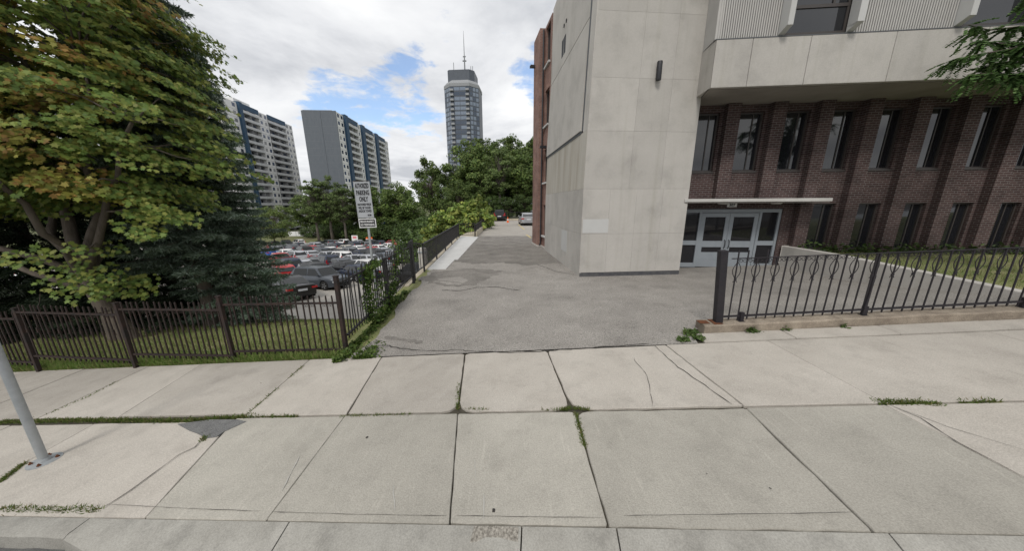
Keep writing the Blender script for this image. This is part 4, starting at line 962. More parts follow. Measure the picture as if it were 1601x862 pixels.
def spruce(base, H, Rad, label, z_skirt=.4, blue=.5, seed=1, lean=0, dens=1.0):
    t = thing('spruce_tree', label, 'tree', base, 0, 'spruce trees behind the street fence'); r = random.Random(seed)
    wood = MB(); wood.tube([(0,0,-.4),(.05,0,H*.3),(0,.05,H*.65),(0,0,H)], [.16*H/12+.03, .13*H/12+.02, .08*H/12+.01, .01], 9)
    P, D, S, C = [], [], [], []
    z = z_skirt; k = 0
    cols = np.array([(.165,.22,.165),(.12,.17,.115),(.26,.32,.26),(.088,.135,.082)]) if blue > .3 else np.array([(.020,.034,.018),(.028,.045,.022),(.014,.024,.013),(.035,.05,.025)])
    while z < H-.3:
        L = Rad*(1 - (z-z_skirt)/(H-z_skirt))**.8*(1-.15*math.exp(-(z-z_skirt)*1.5)) + .15
        nb = 6 if L > 1 else 5
        for j in range(nb):
            an = j*2*math.pi/nb + k*.7 + r.uniform(-.3,.3); l = L*r.uniform(.72, 1.12); dirv = Vector((math.cos(an), math.sin(an), 0))
            pts = []; 
            for i in range(9):
                s = i/8; pts.append(Vector((0,0,z)) + dirv*l*s + Vector((0,0, -.30*l*s + .22*l*s*s + .08*math.sin(s*3))))
            if r.random() < .9: wood.tube(pts, [.024*(1-.85*i/8) for i in range(9)], 4, cap=False)
            side = Vector((-dirv.y, dirv.x, 0)); tint = r.uniform(.7, 1.3)
            nt = int(l*13*dens)+3
            for i in range(nt):
                s = .18 + .82*(i+.5)/nt; f = s*8; a = pts[min(7, int(f))].lerp(pts[min(8, int(f)+1)], f-int(f))
                bl = (.16 + .50*l*(1-s)*.55)*r.uniform(.7,1.2)
                for sg in (-1, 1):
                    dv = (side*sg*.85 + dirv*.55 + Vector((0,0,-.42+r.uniform(-.2,.15)))).normalized()
                    m = int(5 + bl*34*dens)
                    tt = nrng.uniform(0, 1, m)[:, None]; pos = np.array(a)[None] + np.array(dv)[None]*tt*bl + nrng.normal(0,.012,(m,3))
                    dd = np.array(dv)[None]*.8 + nrng.normal(0,.55,(m,3)); dd[:, 2] -= .1
                    P.append(pos); D.append(dd); S.append(nrng.uniform(.06,.12,m)); C.append(cols[nrng.integers(0, 4, m)]*tint*nrng.uniform(.7,1.3,(m,1)))
        z += r.uniform(.26, .36)*(1 if z < H*.7 else .8); k += 1
    P, D, S, C = np.vstack(P), np.vstack(D), np.concatenate(S), np.vstack(C)
    V = D/np.linalg.norm(D, axis=1, keepdims=True); h = unit(len(V)); U = np.cross(V, h); U /= np.linalg.norm(U, axis=1, keepdims=True)
    o = obj('crown', scatter_mesh('crown', P, U, V, S*1.35, NEEDLE, C), MT['needle'], t); o['kind'] = 'stuff'
    # bare dead twigs low on the trunk
    for i in range(14):
        zz = r.uniform(.8, max(1.2, z_skirt)); an = r.uniform(0, 6.28); l = r.uniform(.4, 1.3); limb(wood, (0,0,zz), (math.cos(an)*l, math.sin(an)*l, zz+r.uniform(-.15,.1)), .012, .003, 0, 3, i)
    w = obj('trunk', wood, MT['bark'], t); smooth(w, 60); return t

def crown_proto(name, rx, rz, n_b, n_l, size, cols, seed, trunk_h, tmpl=RHOMB, spread=.55, flat=.8, bark='bark'):
    """crown mesh and trunk mesh of one tree kind, standing on z = 0"""
    r = random.Random(seed); wood = MB(); H = trunk_h + 2*rz*.92; cz = trunk_h + rz*.9
    wood.tube([(0,0,-.5),(rx*.02,0,trunk_h*.6),(-rx*.02,rx*.02,trunk_h*1.1),(0,0,cz+rz*.5)], [.030*H*.75,.024*H*.75,.018*H*.75,.02], 8)
    P, Nn, S, C = [], [], [], []; cs = np.array(cols)
    bs = []; tries = 0
    while len(bs) < n_b and tries < 4000:
        tries += 1; d = unit(1)[0]; s = .35+.65*r.random()**.4; p = np.array([d[0]*rx*s, d[1]*rx*s, d[2]*rz*s + cz])
        p[:2] *= 1 + .18*math.sin(p[2]*1.3+seed) ; bs.append(p)
    for p in bs:
        limb(wood, (0, 0, trunk_h*.7 + (p[2]-trunk_h*.7)*.45 if p[2] > trunk_h*.7 else p[2]), p, .05+.01*rx, .012, -.03, 4, int(abs(p[0])*977) % 991, .1)
        sc = rx*r.uniform(.16, .27); n = int(n_l*r.uniform(.7,1.3)); q = unit(n)*np.cbrt(nrng.uniform(.08,1,(n,1)))*np.array([1,1,.62])*sc*1.15 + p
        nm = (q-p)/sc*flat + np.array([p[0]/rx*.4, p[1]/rx*.4, .75]) + nrng.normal(0,spread,(n,3))
        tint = r.uniform(.75,1.25); P.append(q); Nn.append(nm); S.append(nrng.uniform(.6,1.3,n)*size); C.append(cs[nrng.integers(0,len(cs),n)]*tint*nrng.uniform(.75,1.25,(n,1)))
    P, Nn, S, C = np.vstack(P), np.vstack(Nn), np.concatenate(S), np.vstack(C); U, V = frames(Nn)
    return scatter_mesh('crown', P, U, V, S, tmpl, C), wood.mesh('trunk', True), MT[bark]
def plant(proto, name, label, loc_, sc=(1,1,1), rot=0, group=None, cat='tree'):
    t = thing(name, label, cat, loc_, rot, group); t.scale = sc if isinstance(sc, tuple) else (sc, sc, sc)
    o = obj('crown', proto[0], MT['leaf'], t); o['kind'] = 'stuff'; obj('trunk', proto[1], proto[2], t); return t

big_maple((-11.75, 8.45, z_lawn(-11.75, 8.45)-.05), 'maple_tree', 'big maple with green and yellowing leaves leaning over the street fence')
zl = z_lawn
spruce((-11.25, 10.6, zl(-11.25, 10.6)), 15.0, 2.5, 'tall spruce with bare lower trunk just right of the maple', 2.6, .6, 3)
spruce((-10.75, 11.5, zl(-10.75,11.5)), 10.5, 1.8, 'blue-green spruce with skirts to the ground beside the parking lot', .35, .9, 5)
spruce((-17.2, 10.6, zl(-17.2, 10.6)), 13.0, 3.4, 'dark spruce at the left edge of the photo behind the fence', .5, .1, 7)
spruce((-14.0, 12.0, zl(-14,12)), 14.0, 3.3, 'dark spruce directly behind the maple trunk', .4, .1, 9)

GREENS = [(.115,.165,.042),(.085,.135,.035),(.150,.195,.055),(.065,.105,.028)]
LIGHT = [(.21,.27,.06),(.16,.23,.05),(.27,.30,.07),(.12,.18,.04)]
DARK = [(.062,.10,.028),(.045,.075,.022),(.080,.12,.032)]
prA = crown_proto('a', 4.4, 5.2, 90, 110, .42, GREENS, 1, 5.0)
prB = crown_proto('b', 5.4, 5.6, 100, 120, .46, GREENS, 2, 4.0, bark='bark')
prC = crown_proto('c', 3.4, 6.2, 80, 85, .40, [(.115,.165,.055),(.09,.135,.045),(.155,.20,.07)], 3, 6.5, bark='bark_pale')
prD = crown_proto('d', 4.6, 4.0, 90, 120, .40, DARK, 4, 1.0)
prS = crown_proto('s', 1.6, 1.7, 46, 70, .30, LIGHT, 5, .8, OVAL)
prU = crown_proto('u', 3.6, 1.6, 60, 100, .28, DARK, 6, .2)
prL = crown_proto('l', 4.6, 4.0, 80, 95, .36, [(.16,.22,.06),(.12,.18,.05),(.20,.25,.08)], 14, 2.0)
HL_ = 2+2*4.0*.95
def tree_px(proto, kind, label, u, v_top, y, zbase, h_proto, group, wide=1.0, rot=0.0):
    top = at_y(u, v_top, y); h = top.z - zbase; s = h/h_proto
    return plant(proto, kind, label, (top.x, y, zbase), (s*wide, s*wide, s), rot, group)
HA, HB, HCc, HD, HS, HU = 5+2*5.2*.95, 4+2*5.6*.95, 6.5+2*6.2*.95, 1+2*4*.95, .8+2*1.7*.95, .2+2*1.6*.95
lz = lot_z
G1 = 'trees beyond the parking lot'; G2 = 'big trees behind the upper car park'
tl = [
 (prL, HL_, 'light green tree standing in front of the left white apartment tower', 418, 320, 88, lz(88), .95),
 (prA, HA, 'low tree left of the light green one at the lot edge near the spruce', 398, 330, 96, lz(96), 1.1),
 (prC, HCc, 'leftmost tall tree of the grove beyond the parking lot', 484, 280, 104, lz(104), 1.1),
 (prC, HCc, 'second tall tree of the grove in front of the grey end wall', 506, 274, 106, lz(106), 1.15),
 (prC, HCc, 'third tall tree of the grove just left of the parking sign', 530, 285, 104, lz(104), 1.1),
 (prA, HA, 'rounded tree directly behind the parking sign', 555, 290, 112, lz(108), 1.0),
 (prB, HB, 'broad tree right of the parking sign behind the lot', 588, 292, 113, lz(108), 1.0),
 (prB, HB, 'bright broad tree between parking sign and airy tall tree', 622, 287, 112, lz(108), .95),
 (prA, HA, 'low leafy tree behind the far right parked cars', 642, 312, 114, lz(108), 1.1),
 (prB, HB, 'leftmost shaded tree in the second row of the grove', 482, 302, 124, lz(108), 1.1),
 (prB, HB, 'middle shaded tree in the second row of the grove', 512, 300, 126, lz(108), 1.1),
 (prB, HB, 'rightmost shaded tree in the second row of the grove', 542, 304, 124, lz(108), 1.1),
]
for i, (p, hp, lb, u, v, y, zb_, wd) in enumerate(tl): tree_px(p, 'broadleaf_tree', lb, u, v, y, zb_, hp, G1, wd, i*1.3)
tr = [
 (prA, HA, 'airy tall tree left of the glass tower with sky through its crown', 668, 246, 62, -4.5, .62),
 (prB, HB, 'rounded tree below the glass tower, left of the big trees', 700, 262, 66, -4, .8),
 (prB, HB, 'tallest broad tree right in front of the glass tower', 738, 217, 64, -.6, .88),
 (prB, HB, 'broad tree just right of the glass tower behind the car park', 775, 219, 66, -.3, .80),
 (prA, HA, 'tree with high crown near the brick corner of the building', 808, 213, 68, -.3, .95),
 (prA, HA, 'tree partly hidden behind the brick corner of the building', 838, 216, 62, -.2, .95),
 (prB, HB, 'dark tree deep in the wood behind the parked black car', 757, 262, 58, -.2, .85),
 (prA, HA, 'dark tree deep in the wood behind the silver car', 820, 268, 57, -.2, 1.0),
 (prB, HB, 'leafy tree low in the wood left of the parapet', 715, 285, 54, -3, .95),
 (prB, HB, 'wide leafy tree filling the wood above the orange cone', 795, 236, 60, -.2, 1.0),
 (prB, HB, 'wide leafy tree filling the wood above the parapet', 748, 242, 61, -.3, 1.0),
 (prB, HB, 'wide leafy tree filling the wood next to the brick corner', 828, 240, 59, -.2, 1.0),
]
for i, (p, hp, lb, u, v, y, zb_, wd) in enumerate(tr): tree_px(p, 'woodland_tree', lb, u, v, y, zb_, hp, G2, wd, 2+i*1.7)
# undergrowth and shrubs, each its own
sh = [
 (prS, HS, 'sumac_shrub', 'bright yellow-green sumac closest to the parapet railing', 748, 306, 36, -2.6, .62),
 (prS, HS, 'sumac_shrub', 'light green sumac in the middle behind the walkway railing', 730, 314, 31, -2.9, .95),
 (prS, HS, 'sumac_shrub', 'feathery light sumac left behind the walkway railing', 703, 327, 30, -3, 1.0),
 (prS, HS, 'sumac_shrub', 'low sumac lowest of all behind the walkway railing', 685, 345, 28, -3, .9),
]
for i, (p, hp, nm, lb, u, v, y, zb_, wd) in enumerate(sh): tree_px(p, nm, lb, u, v, y, zb_, hp, 'sumacs behind the walkway railing', wd, i)
us = [(500,350,118,-10.2),(530,350,116,-10.2),(557,351,114,-10.1),(575,352,109,-10.4),(598,350,109,-10.4),(618,348,108,-10.4),(640,346,109,-10.4),(660,343,108,-10.4),(681,338,95,-9.6),(700,338,52,-6.2),(672,342,100,-9.8),(693,354,38,-5.2)]
wh = ['between the left trunks of the grove','between the right trunks of the grove','behind the notice board','under the broad tree right of the parking sign','left of the middle of the dark hedge line','in the middle of the dark hedge line','right of the middle of the dark hedge line','at the right end of the dark hedge line','left of the airy tall tree trunk','below the tree beside the sumacs','under the airy tall tree','just left of the lowest sumac']
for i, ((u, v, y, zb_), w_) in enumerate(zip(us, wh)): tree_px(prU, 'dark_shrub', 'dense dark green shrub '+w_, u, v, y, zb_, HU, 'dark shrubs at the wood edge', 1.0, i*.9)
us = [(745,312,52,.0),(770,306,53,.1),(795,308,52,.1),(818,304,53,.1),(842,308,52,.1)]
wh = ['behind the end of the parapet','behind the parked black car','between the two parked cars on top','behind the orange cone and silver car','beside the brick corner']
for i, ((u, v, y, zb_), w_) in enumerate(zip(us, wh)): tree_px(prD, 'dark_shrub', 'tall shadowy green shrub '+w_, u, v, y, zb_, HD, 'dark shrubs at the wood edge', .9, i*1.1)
plant(prC, 'woodland_tree', 'straight trunked tree rising behind the parked black car', (-2.1, 56, 0), (.75,.75,.72), 1.0, G2)

# tree off to the right whose branch hangs into view
def locust(base):
    t = thing('honey_locust_tree', 'feathery green tree whose branches hang in at the top right', 'tree', base); r = random.Random(4); wood = MB()
    wood.tube([(0,0,-.5),(.1,0,2.5),(0,.2,5),(.2,.3,8)], [.17,.14,.11,.04], 9); P, D, N_, S, C = [], [], [], [], []
    ends = [(-2.6,1.3,4.6),(-2.2,1.6,5.4),(-1.9,1.2,6.2),(-2.7,1.5,5.0),(-1.7,1.8,4.9),(-1.5,.9,5.6),(-2.0,2.0,5.9),(1.5,1.5,6.5),(1,-1,6),(2,0,5.5),(-.6,-1.2,6.6),(0,1.8,7.6),(-.9,1.4,7.0)]
    for k, e in enumerate(ends):
        path = limb(wood, (0,.1,3.4+.25*(k % 6)), e, .05, .008, -.10, 8, k, .10)
        for i in range(2, 9):
            for j in range(11 if k < 7 else 7):
                a = path[i-1].lerp(path[i], r.random()); d = Vector((r.uniform(-1,.4), r.uniform(-.6,.6), r.uniform(-.9,.1))).normalized(); L = r.uniform(.28,.48)
                side = d.cross(Vector((0,0,1))).normalized(); n = 12; tint = r.uniform(.7,1.3)
                for q in range(n):
                    s = (q+1)/n; pos = a + d*L*s + Vector((0,0,-.10*s*s))
                    for sg in (-1, 1):
                        P.append(pos + side*sg*.045); vv = (side*sg + d*.5 + Vector((0,0,-.35))).normalized(); D.append(vv); N_.append((r.gauss(0,.3), r.gauss(0,.3), 1)); S.append(r.uniform(.075,.105)*(1.1-.4*s))
                        c = r.choice([(.085,.16,.045),(.065,.12,.04),(.125,.20,.07)]); C.append([x*tint for x in c])
    P, D, N_ = np.array(P), np.array(D), np.array(N_); V = D/np.linalg.norm(D, axis=1, keepdims=True); U = np.cross(V, N_); U /= np.linalg.norm(U, axis=1, keepdims=True)
    o = obj('crown', scatter_mesh('crown', P, U, V, S, [(0,-.5),(.34,-.15),(.34,.2),(0,.5),(-.34,.2),(-.34,-.15)], np.array(C)), MT['leaf'], t); o['kind'] = 'stuff'; w = obj('trunk', wood, MT['bark'], t); smooth(w, 60)
locust((12.85, 6.3, .75))

# grass and weeds
def blades(name, label, pts, hmin, hmax, cols, parent=None, lean=.35, tmpl=BLADE, wide=1.0):
    P = np.array(pts, float); n = len(P); V = np.stack([nrng.normal(0,lean,n), nrng.normal(0,lean,n), np.ones(n)], 1); V /= np.linalg.norm(V, axis=1, keepdims=True)
    h = unit(n); h[:, 2] = 0; U = np.cross(V, h); U /= np.linalg.norm(U, axis=1, keepdims=True)
    o = stuff(name, scatter_mesh(name, P, U*wide, V, nrng.uniform(hmin, hmax, n), tmpl, mixcol(n, cols)), MT['grass'], label, 'grass', parent); return o
GR = [(.13,.205,.045),(.17,.23,.065),(.10,.165,.035),(.21,.215,.085)]
DRY = [(.26,.22,.11),(.20,.18,.08),(.12,.14,.04)]
pts = []
while len(pts) < 52000:
    x = rng.uniform(-16, -3.3); y0 = (5.03 + SA*0 - x*SA)/CA; d = rng.random()**1.8*8.5; y = y0 + .0 + d
    if d > 2.2 and rng.random() < .35: continue
    pts.append((x, y, z_lawn(x, y)-.005))
blades('lawn_grass', 'short green and dry grass on the lawn behind the street fence', pts, .05, .12, GR + DRY[:1])
pts = []
for _ in range(9000):
    x = rng.uniform(-16, -3.2); y0 = (5.03 - x*SA)/CA; y = y0 + abs(rng.gauss(.02, .14)); pts.append((x, y, z_lawn(x, y)-.005))
blades('fence_foot_grass', 'longer green grass along the foot of the street fence', pts, .07, .20, GR)
pts = []
for _ in range(16000):
    x = rng.uniform(10.5, 22); y = rng.uniform(4.5, 11.2)
    if to_ab(x, y)[1] > 5.9: pts.append((x, y, z_court(x, y)-.005))
blades('entrance_grass', 'dry green grass on the small lawn before the brick front', pts, .05, .11, GR + DRY)
def joint_pts(line, w, n, zf=z_walk, fn=on_walk, clump=0.0, seed=0):
    r = random.Random(seed); Q = [fn(u, v) for u, v in line]; out = []; segs = [(a, b, (b-a).length) for a, b in zip(Q, Q[1:])]; tot = sum(s[2] for s in segs)
    cl = [r.random() for _ in range(int(tot*3)+2)]; cl[0] = 1.0
    while len(out) < n:
        t = r.random()*tot
        if clump and cl[int(t*3)] < clump: continue
        for a, b, l in segs:
            if t <= l: p = a.lerp(b, t/l); break
            t -= l
        else: continue
        x, y = p.x+r.gauss(0, w), p.y+r.gauss(0, w); out.append((x, y, zf(x, y)-.015))
    return out
pts = joint_pts([(0,660),(120,657),(280,658),(330,655),(400,650)], .022, 4200) + joint_pts([(400,651),(530,652),(650,649)], .010, 700, clump=.35, seed=2) + joint_pts([(385,650),(420,620),(475,572)], .012, 420, clump=.45, seed=3)
pts += joint_pts([(0,755),(50,715),(145,664)], .012, 700, clump=.4, seed=4) + joint_pts([(0,797),(60,797),(160,797)], .018, 650, clump=.3, seed=5)
pts += joint_pts([(900,648),(906,670),(914,700)], .009, 500, seed=6) + joint_pts([(878,641),(893,638),(920,640)], .012, 260, seed=7) + joint_pts([(716,600),(716,640)], .010, 260, clump=.3, seed=8) + joint_pts([(728,640),(860,641),(890,640)], .008, 160, clump=.5, seed=9)
pts += joint_pts([(1368,628),(1400,629),(1440,630),(1470,632)], .022, 1000, seed=10) + joint_pts([(1500,629),(1560,627)], .015, 200, clump=.5, seed=11) + joint_pts([(70,650),(140,620),(205,585)], .008, 160, clump=.6, seed=12) + joint_pts([(316,690),(322,683)], .02, 160, seed=13)
blades('joint_weeds', 'weeds and grass growing in the sidewalk joints', pts, .018, .06, [(.10,.15,.03),(.13,.17,.045),(.08,.12,.025),(.20,.18,.08)], None, .8, BLADE, 2.2)
# broad-leaved weeds: verge, vines, plinth foot
def leafy(name, label, pts, size, cols, up=.8):
    P = np.array(pts); n = len(P); nm = unit(n)*.7 + np.array([0,0,up]); U, V = frames(nm)
    return stuff(name, scatter_mesh(name, P, U, V, nrng.uniform(size*.6, size*1.3, n), OVAL, mixcol(n, cols)), MT['leaf'], label, 'weeds')
pts = []
for _ in range(1700):
    y = 5.15 + rng.random()**1.3*3.9; x = -3.32 + abs(rng.gauss(0, .10)) - .08; pts.append((x, y, z_drive(-2.9, y)-.02 + abs(rng.gauss(0, .035))))
for _ in range(500):
    y = 5.3+rng.gauss(0,.25); x = -2.85 + rng.gauss(0,.12); pts.append((x, max(y, 5.24), z_drive(-2.9, y) + abs(rng.gauss(0, .04))))
leafy('verge_weeds', 'leafy green weeds on the verge at the foot of the driveway fence', pts, .075, [(.10,.16,.03),(.08,.13,.025),(.13,.18,.04),(.05,.09,.02)])
pts = []
def vine(y0, z0, y1, z1, wy, n, wx=.06):
    for _ in range(n):
        t = rng.random(); pts.append((-3.36 + rng.gauss(0, wx), y0+(y1-y0)*t+rng.gauss(0, wy), z0+(z1-z0)*t + rng.gauss(0, .04)))
vine(6.75, -.15, 6.75, 1.15, .06, 700, .07); vine(6.75, 1.1, 7.35, 1.22, .06, 260); vine(7.7, -.05, 8.2, .45, .16, 520, .08); vine(8.2, .3, 8.7, 1.3, .05, 200); vine(7.3, .2, 7.5, .9, .07, 90); vine(8.9, .9, 9.1, 1.45, .04, 70); vine(6.9, -.1, 8.4, -.05, .12, 320, .09)
vo = leafy('creeping_vine', 'green creeping vine climbing the black driveway fence', pts, .085, [(.085,.145,.028),(.065,.115,.025),(.12,.17,.04),(.045,.08,.02)], .3)
pts = []
for u, v, n, s in ((1080,522,330,.07),(1068,533,150,.05),(1092,530,120,.05),(1176,519,120,.05),(1230,517,30,.04),(1320,512,25,.03)):
    q = on_walk(u, v)
    for _ in range(n): pts.append((q.x+rng.gauss(0,s), q.y+rng.gauss(0,s*.7), q.z+abs(rng.gauss(.01,.03))))
leafy('plinth_weeds', 'small leafy weeds at the foot of the fence plinth', pts, .055, [(.07,.115,.03),(.05,.085,.022),(.10,.14,.04)])
pts = []
for _ in range(1300):
    x = rng.uniform(10.5, 20); u = (x-10.2); yy = 11.15-.0875*(x-10.2); pts.append((x, yy+rng.gauss(-.12,.08), z_court(x, yy)+abs(rng.gauss(.12,.12))))
leafy('foundation_shrubbery', 'low dark shrubbery along the foot of the brick front', pts, .12, DARK)
# ------------------------------------------------------------------ parked cars
def car_paint(name, c, metal=.3): return material('paint_'+name, c, rough=.28, metal=metal, spec=.6)
PAINT = {'black': car_paint('black', (.010,.010,.012), 0), 'dark grey': car_paint('dark_grey', (.085,.095,.11)), 'silver': car_paint('silver', (.46,.47,.49), .5), 'white': car_paint('white', (.72,.72,.71), 0),
         'red': car_paint('red', (.42,.018,.02), 0), 'navy': car_paint('navy', (.022,.032,.06)), 'blue': car_paint('blue', (.03,.10,.36)), 'grey': car_paint('grey', (.20,.21,.22), .4), 'beige': car_paint('beige', (.50,.47,.40), .3)}
CG = glass_material('car_glass', (.010,.012,.013), .05, .45); TY = material('tyre_rubber', (.018,.018,.018), rough=.9); RIM = material('alloy_rim', (.42,.43,.44), rough=.35, metal=.7)
TL = material('red_lamp', (.42,.012,.015), rough=.25, spec=.6); HL = material('clear_lamp', (.55,.57,.6), rough=.15, spec=.8); PLT = material('plate_white', (.6,.62,.65), rough=.5); UND = material('underbody', (.012,.012,.012), rough=.9)
KIND = {  # length, half width, wheelbase half, top-line of the lower body, cabin (windscreen foot, roof front, roof rear, rear-glass foot), belt height, roof height, wheel radius
 'sedan': (4.75, .92, 1.38, [(-2.37,.62),(-2.30,.98),(-1.85,1.03),(-1.2,.99),(0,.96),(.95,.95),(1.6,.86),(2.2,.72),(2.37,.52)], (1.05,.30,-.85,-1.75), .97, 1.44, .33),
 'suv': (4.62, .93, 1.34, [(-2.31,.70),(-2.25,1.02),(-1.9,1.06),(-1.0,1.05),(0,1.03),(1.0,1.05),(1.6,1.00),(2.15,.86),(2.31,.58)], (1.12,.42,-1.65,-2.13), 1.05, 1.67, .36),
 'hatch': (4.25, .89, 1.29, [(-2.12,.62),(-2.06,.95),(-1.7,.99),(-1.0,.97),(0,.95),(.9,.95),(1.45,.88),(1.98,.72),(2.12,.52)], (1.02,.28,-1.25,-1.93), .96, 1.49, .32),
}
def car_kind(kind):
    L, W, wb, prof, (xa, xb, xc, xd), belt, roof, wr = KIND[kind]; ar = wr+.055; zc = wr
    def ip(x):
        for (x0, z0), (x1, z1) in zip(prof, prof[1:]):
            if x0 <= x <= x1: t = (x-x0)/(x1-x0); return z0+(z1-z0)*t
        return prof[-1][1]
    xs = sorted(set([p[0] for p in prof] + lin(-L/2, L/2, 15) + [c+ar*k for c in (-wb, wb) for k in (-1,-.97,-.85,-.6,-.3,0,.3,.6,.85,.97,1)]))
    xs = [x for i, x in enumerate(xs) if i == 0 or x-xs[i-1] > .012]
    m = MB(); rows = []
    for x in xs:
        e = abs(x)/(L/2); w = W*(1-.16*max(0, (e-.72)/.28)**2); zt = ip(x); zb = .23 + .10*max(0, (e-.85)/.15)
        for c in (-wb, wb):
            if abs(x-c) < ar: zb = max(zb, zc + math.sqrt(max(0, ar*ar-(x-c)**2)))
        zm = max(zb+.01, min(zt-.12, .62)); half = [(0, zb+.005), (w*.90, zb), (w*.985, zb+.03 if zb < .5 else zb), (w, zm), (w*.985, max(zm+.005, zt-.12)), (w*.93, zt-.03), (w*.80, zt), (0, zt+.025)]
        rows.append([(x, y, z) for y, z in half] + [(x, -y, z) for y, z in reversed(half[1:-1])])
    k = len(rows[0]); vs = [p for r_ in rows for p in r_]
    m.add(vs, [(i*k+j, i*k+(j+1) % k, (i+1)*k+(j+1) % k, (i+1)*k+j) for i in range(len(rows)-1) for j in range(k)] + [tuple(range(k))[::-1], tuple(range((len(rows)-1)*k, len(rows)*k))])
    # cabin shell with rounded roof
    wbt, wt = W*.90, W*.68
    ring = lambda x, z, w: [(x, -w, z), (x, -w*.5, z+.012), (x, 0, z+.016), (x, w*.5, z+.012), (x, w, z)]
    st = [ring(xa+.02, belt-.05, wbt*.96), ring(xb+.08, roof-.05, wt*1.04), ring(xb-.15, roof-.008, wt), ring((xb+xc)/2, roof+.005, wt), ring(xc+.18, roof-.012, wt), ring(xc-.06, roof-.075, wt*.99), ring(xd, belt-.03, wbt*.94)]
    vs = [p for s in st for p in s]; f = [(i*5+j, i*5+j+1, (i+1)*5+j+1, (i+1)*5+j) for i in range(6) for j in range(4)]
    o = len(vs); lowl = [(s[0][0], -wbt, belt-.06) for s in st]; lowr = [(s[4][0], wbt, belt-.06) for s in st]; vs += lowl + lowr
    for i in range(6):
        f += [(o+i, i*5, (i+1)*5, o+i+1), (i*5+4, o+7+i, o+7+i+1, (i+1)*5+4)]
    m.add(vs, f)
    for s in (-1, 1): m.box(xa-.28, xa-.14, s*(W+.02) - .07, s*(W+.02) + .07, belt+.0, belt+.12)
    body = m.mesh('body', True)
    try: body.set_sharp_from_angle(angle=R(42))
    except Exception: pass
    P = {'body': body}
    def quad(a, b, c, d, off): 
        a, b, c, d = map(Vector, (a, b, c, d)); n = (b-a).cross(d-a).normalized()*off; q = MB(); q.add([a+n, b+n, c+n, d+n], [(0,1,2,3)]); return q
    w1, w2 = wbt*.90, wt*.93
    P['windscreen'] = quad((xa-.05,-w1,belt+.01),(xa-.05,w1,belt+.01),(xb+.12,w2,roof-.075),(xb+.12,-w2,roof-.075), .022).mesh('windscreen')
    P['rear_window'] = quad((xd+.06,w1*.92,belt+.06),(xd+.06,-w1*.92,belt+.06),(xc-.05,-w2*.95,roof-.10),(xc-.05,w2*.95,roof-.10), .024).mesh('rear_window')
    for s, nm in ((1, 'side_window_l'), (-1, 'side_window_r')):
        q = MB(); yb, yt = s*(wbt+.006), s*(wt+.018)
        def pt(x, t): return (x, yb+(yt-yb)*t, belt+.0+(roof-.06-belt)*t)
        xm = (xa+xd)/2+.18
        for x0, x1, x2, x3 in ((xa-.22, xb-.02, xm+.03, xm+.03), (xm-.05, xm-.05, xc+.05, xd+.42)):
            vs = [pt(x0, .04), pt(x3, .04), pt(x2, .93), pt(x1, .93)]; q.add(vs, [(0,1,2,3)] if s < 0 else [(3,2,1,0)])
        P[nm] = q.mesh('side_window')
    hw = W*.98
    h = MB(); h.box(L/2-.30, L/2-.035, hw*.58, hw*.93, .60, .72); P['headlight'] = h.mesh('headlight')
    h = MB(); zt_ = ip(-L/2+.1); h.box(-L/2+.005, -L/2+.20, hw*.60, hw*.965, zt_-.22, zt_-.10); 
    if kind == 'suv': h.box(-L/2+.09, -L/2+.20, hw*.78, hw*.90, zt_-.10, zt_+.18)
    P['tail_light'] = h.mesh('tail_light')
    h = MB(); h.box(-L/2-.012, -L/2+.06, -.26, .26, .66, .79); P['plate'] = h.mesh('number_plate')
    h = MB(); h.box(-L/2+.15, L/2-.15, -W*.82, W*.82, .19, .30); h.box(L/2-.12, L/2+.004, -W*.55, W*.55, .36, .52); P['under'] = h.mesh('underbody')
    t = MB(); t.lathe([(wr*.62,-.10),(wr*.93,-.11),(wr,-.07),(wr,.07),(wr*.93,.11),(wr*.62,.10)], 20); P['tyre'] = t.mesh('tyre', True)
    t = MB(); t.lathe([(wr*.64,-.08),(wr*.66,.06),(wr*.60,.085),(wr*.58,.05),(.07,.055),(.06,.08)], 20)
    for a in range(5):
        an = a*2*math.pi/5; c, s = math.cos(an), math.sin(an); t.add([(c*.05-s*.03,s*.05+c*.03,.088),(c*wr*.6-s*.045,s*wr*.6+c*.045,.088),(c*wr*.6+s*.045,s*wr*.6-c*.045,.088),(c*.05+s*.03,s*.05-c*.03,.088)], [(0,1,2,3)])
    P['rim'] = t.mesh('rim')
    P['dims'] = (L, W, wb, wr); return P
CK = {k: car_kind(k) for k in KIND}
def set_mat(o, m):
    if not o.data.materials: o.data.materials.append(m)
    o.material_slots[0].link = 'OBJECT'; o.material_slots[0].material = m
def car(kind, colour, label, loc_, rz, pitch=0, group=None, far=False):
    P = CK[kind]; L, W, wb, wr = P['dims']; t = thing('parked_car', label, 'car', loc_, rz, group)
    t.rotation_euler = Matrix.Rotation(pitch, 3, 'X').to_4x4().to_euler() if False else (0, 0, rz)
    if pitch: t.rotation_euler = (Matrix.Rotation(pitch, 4, 'X') @ Matrix.Rotation(rz, 4, 'Z')).to_euler()
    set_mat(obj('body', P['body'], None, t), PAINT[colour])
    for nm, key in (('windscreen','windscreen'), ('rear_window','rear_window'), ('side_window','side_window_l'), ('side_window','side_window_r')): obj(nm, P[key], CG, t)
    obj('underbody', P['under'], UND, t)
    for s in (1, -1):
        obj('headlight', P['headlight'], HL, t, None, None, (1, s, 1)); obj('tail_light', P['tail_light'], TL, t, None, None, (1, s, 1))
        for x in (-wb, wb):
            w = obj('wheel', P['tyre'], TY, t, (x, s*(W-.12), wr), (-R(90) if s > 0 else R(90), 0, 0))
            if not far: obj('rim', P['rim'], RIM, w, (0, 0, .014))
            else: obj('rim', P['rim'], RIM, w, (0, 0, .014))
    obj('number_plate', P['plate'], PLT, t); return t
lotp = -math.atan(LOTS)
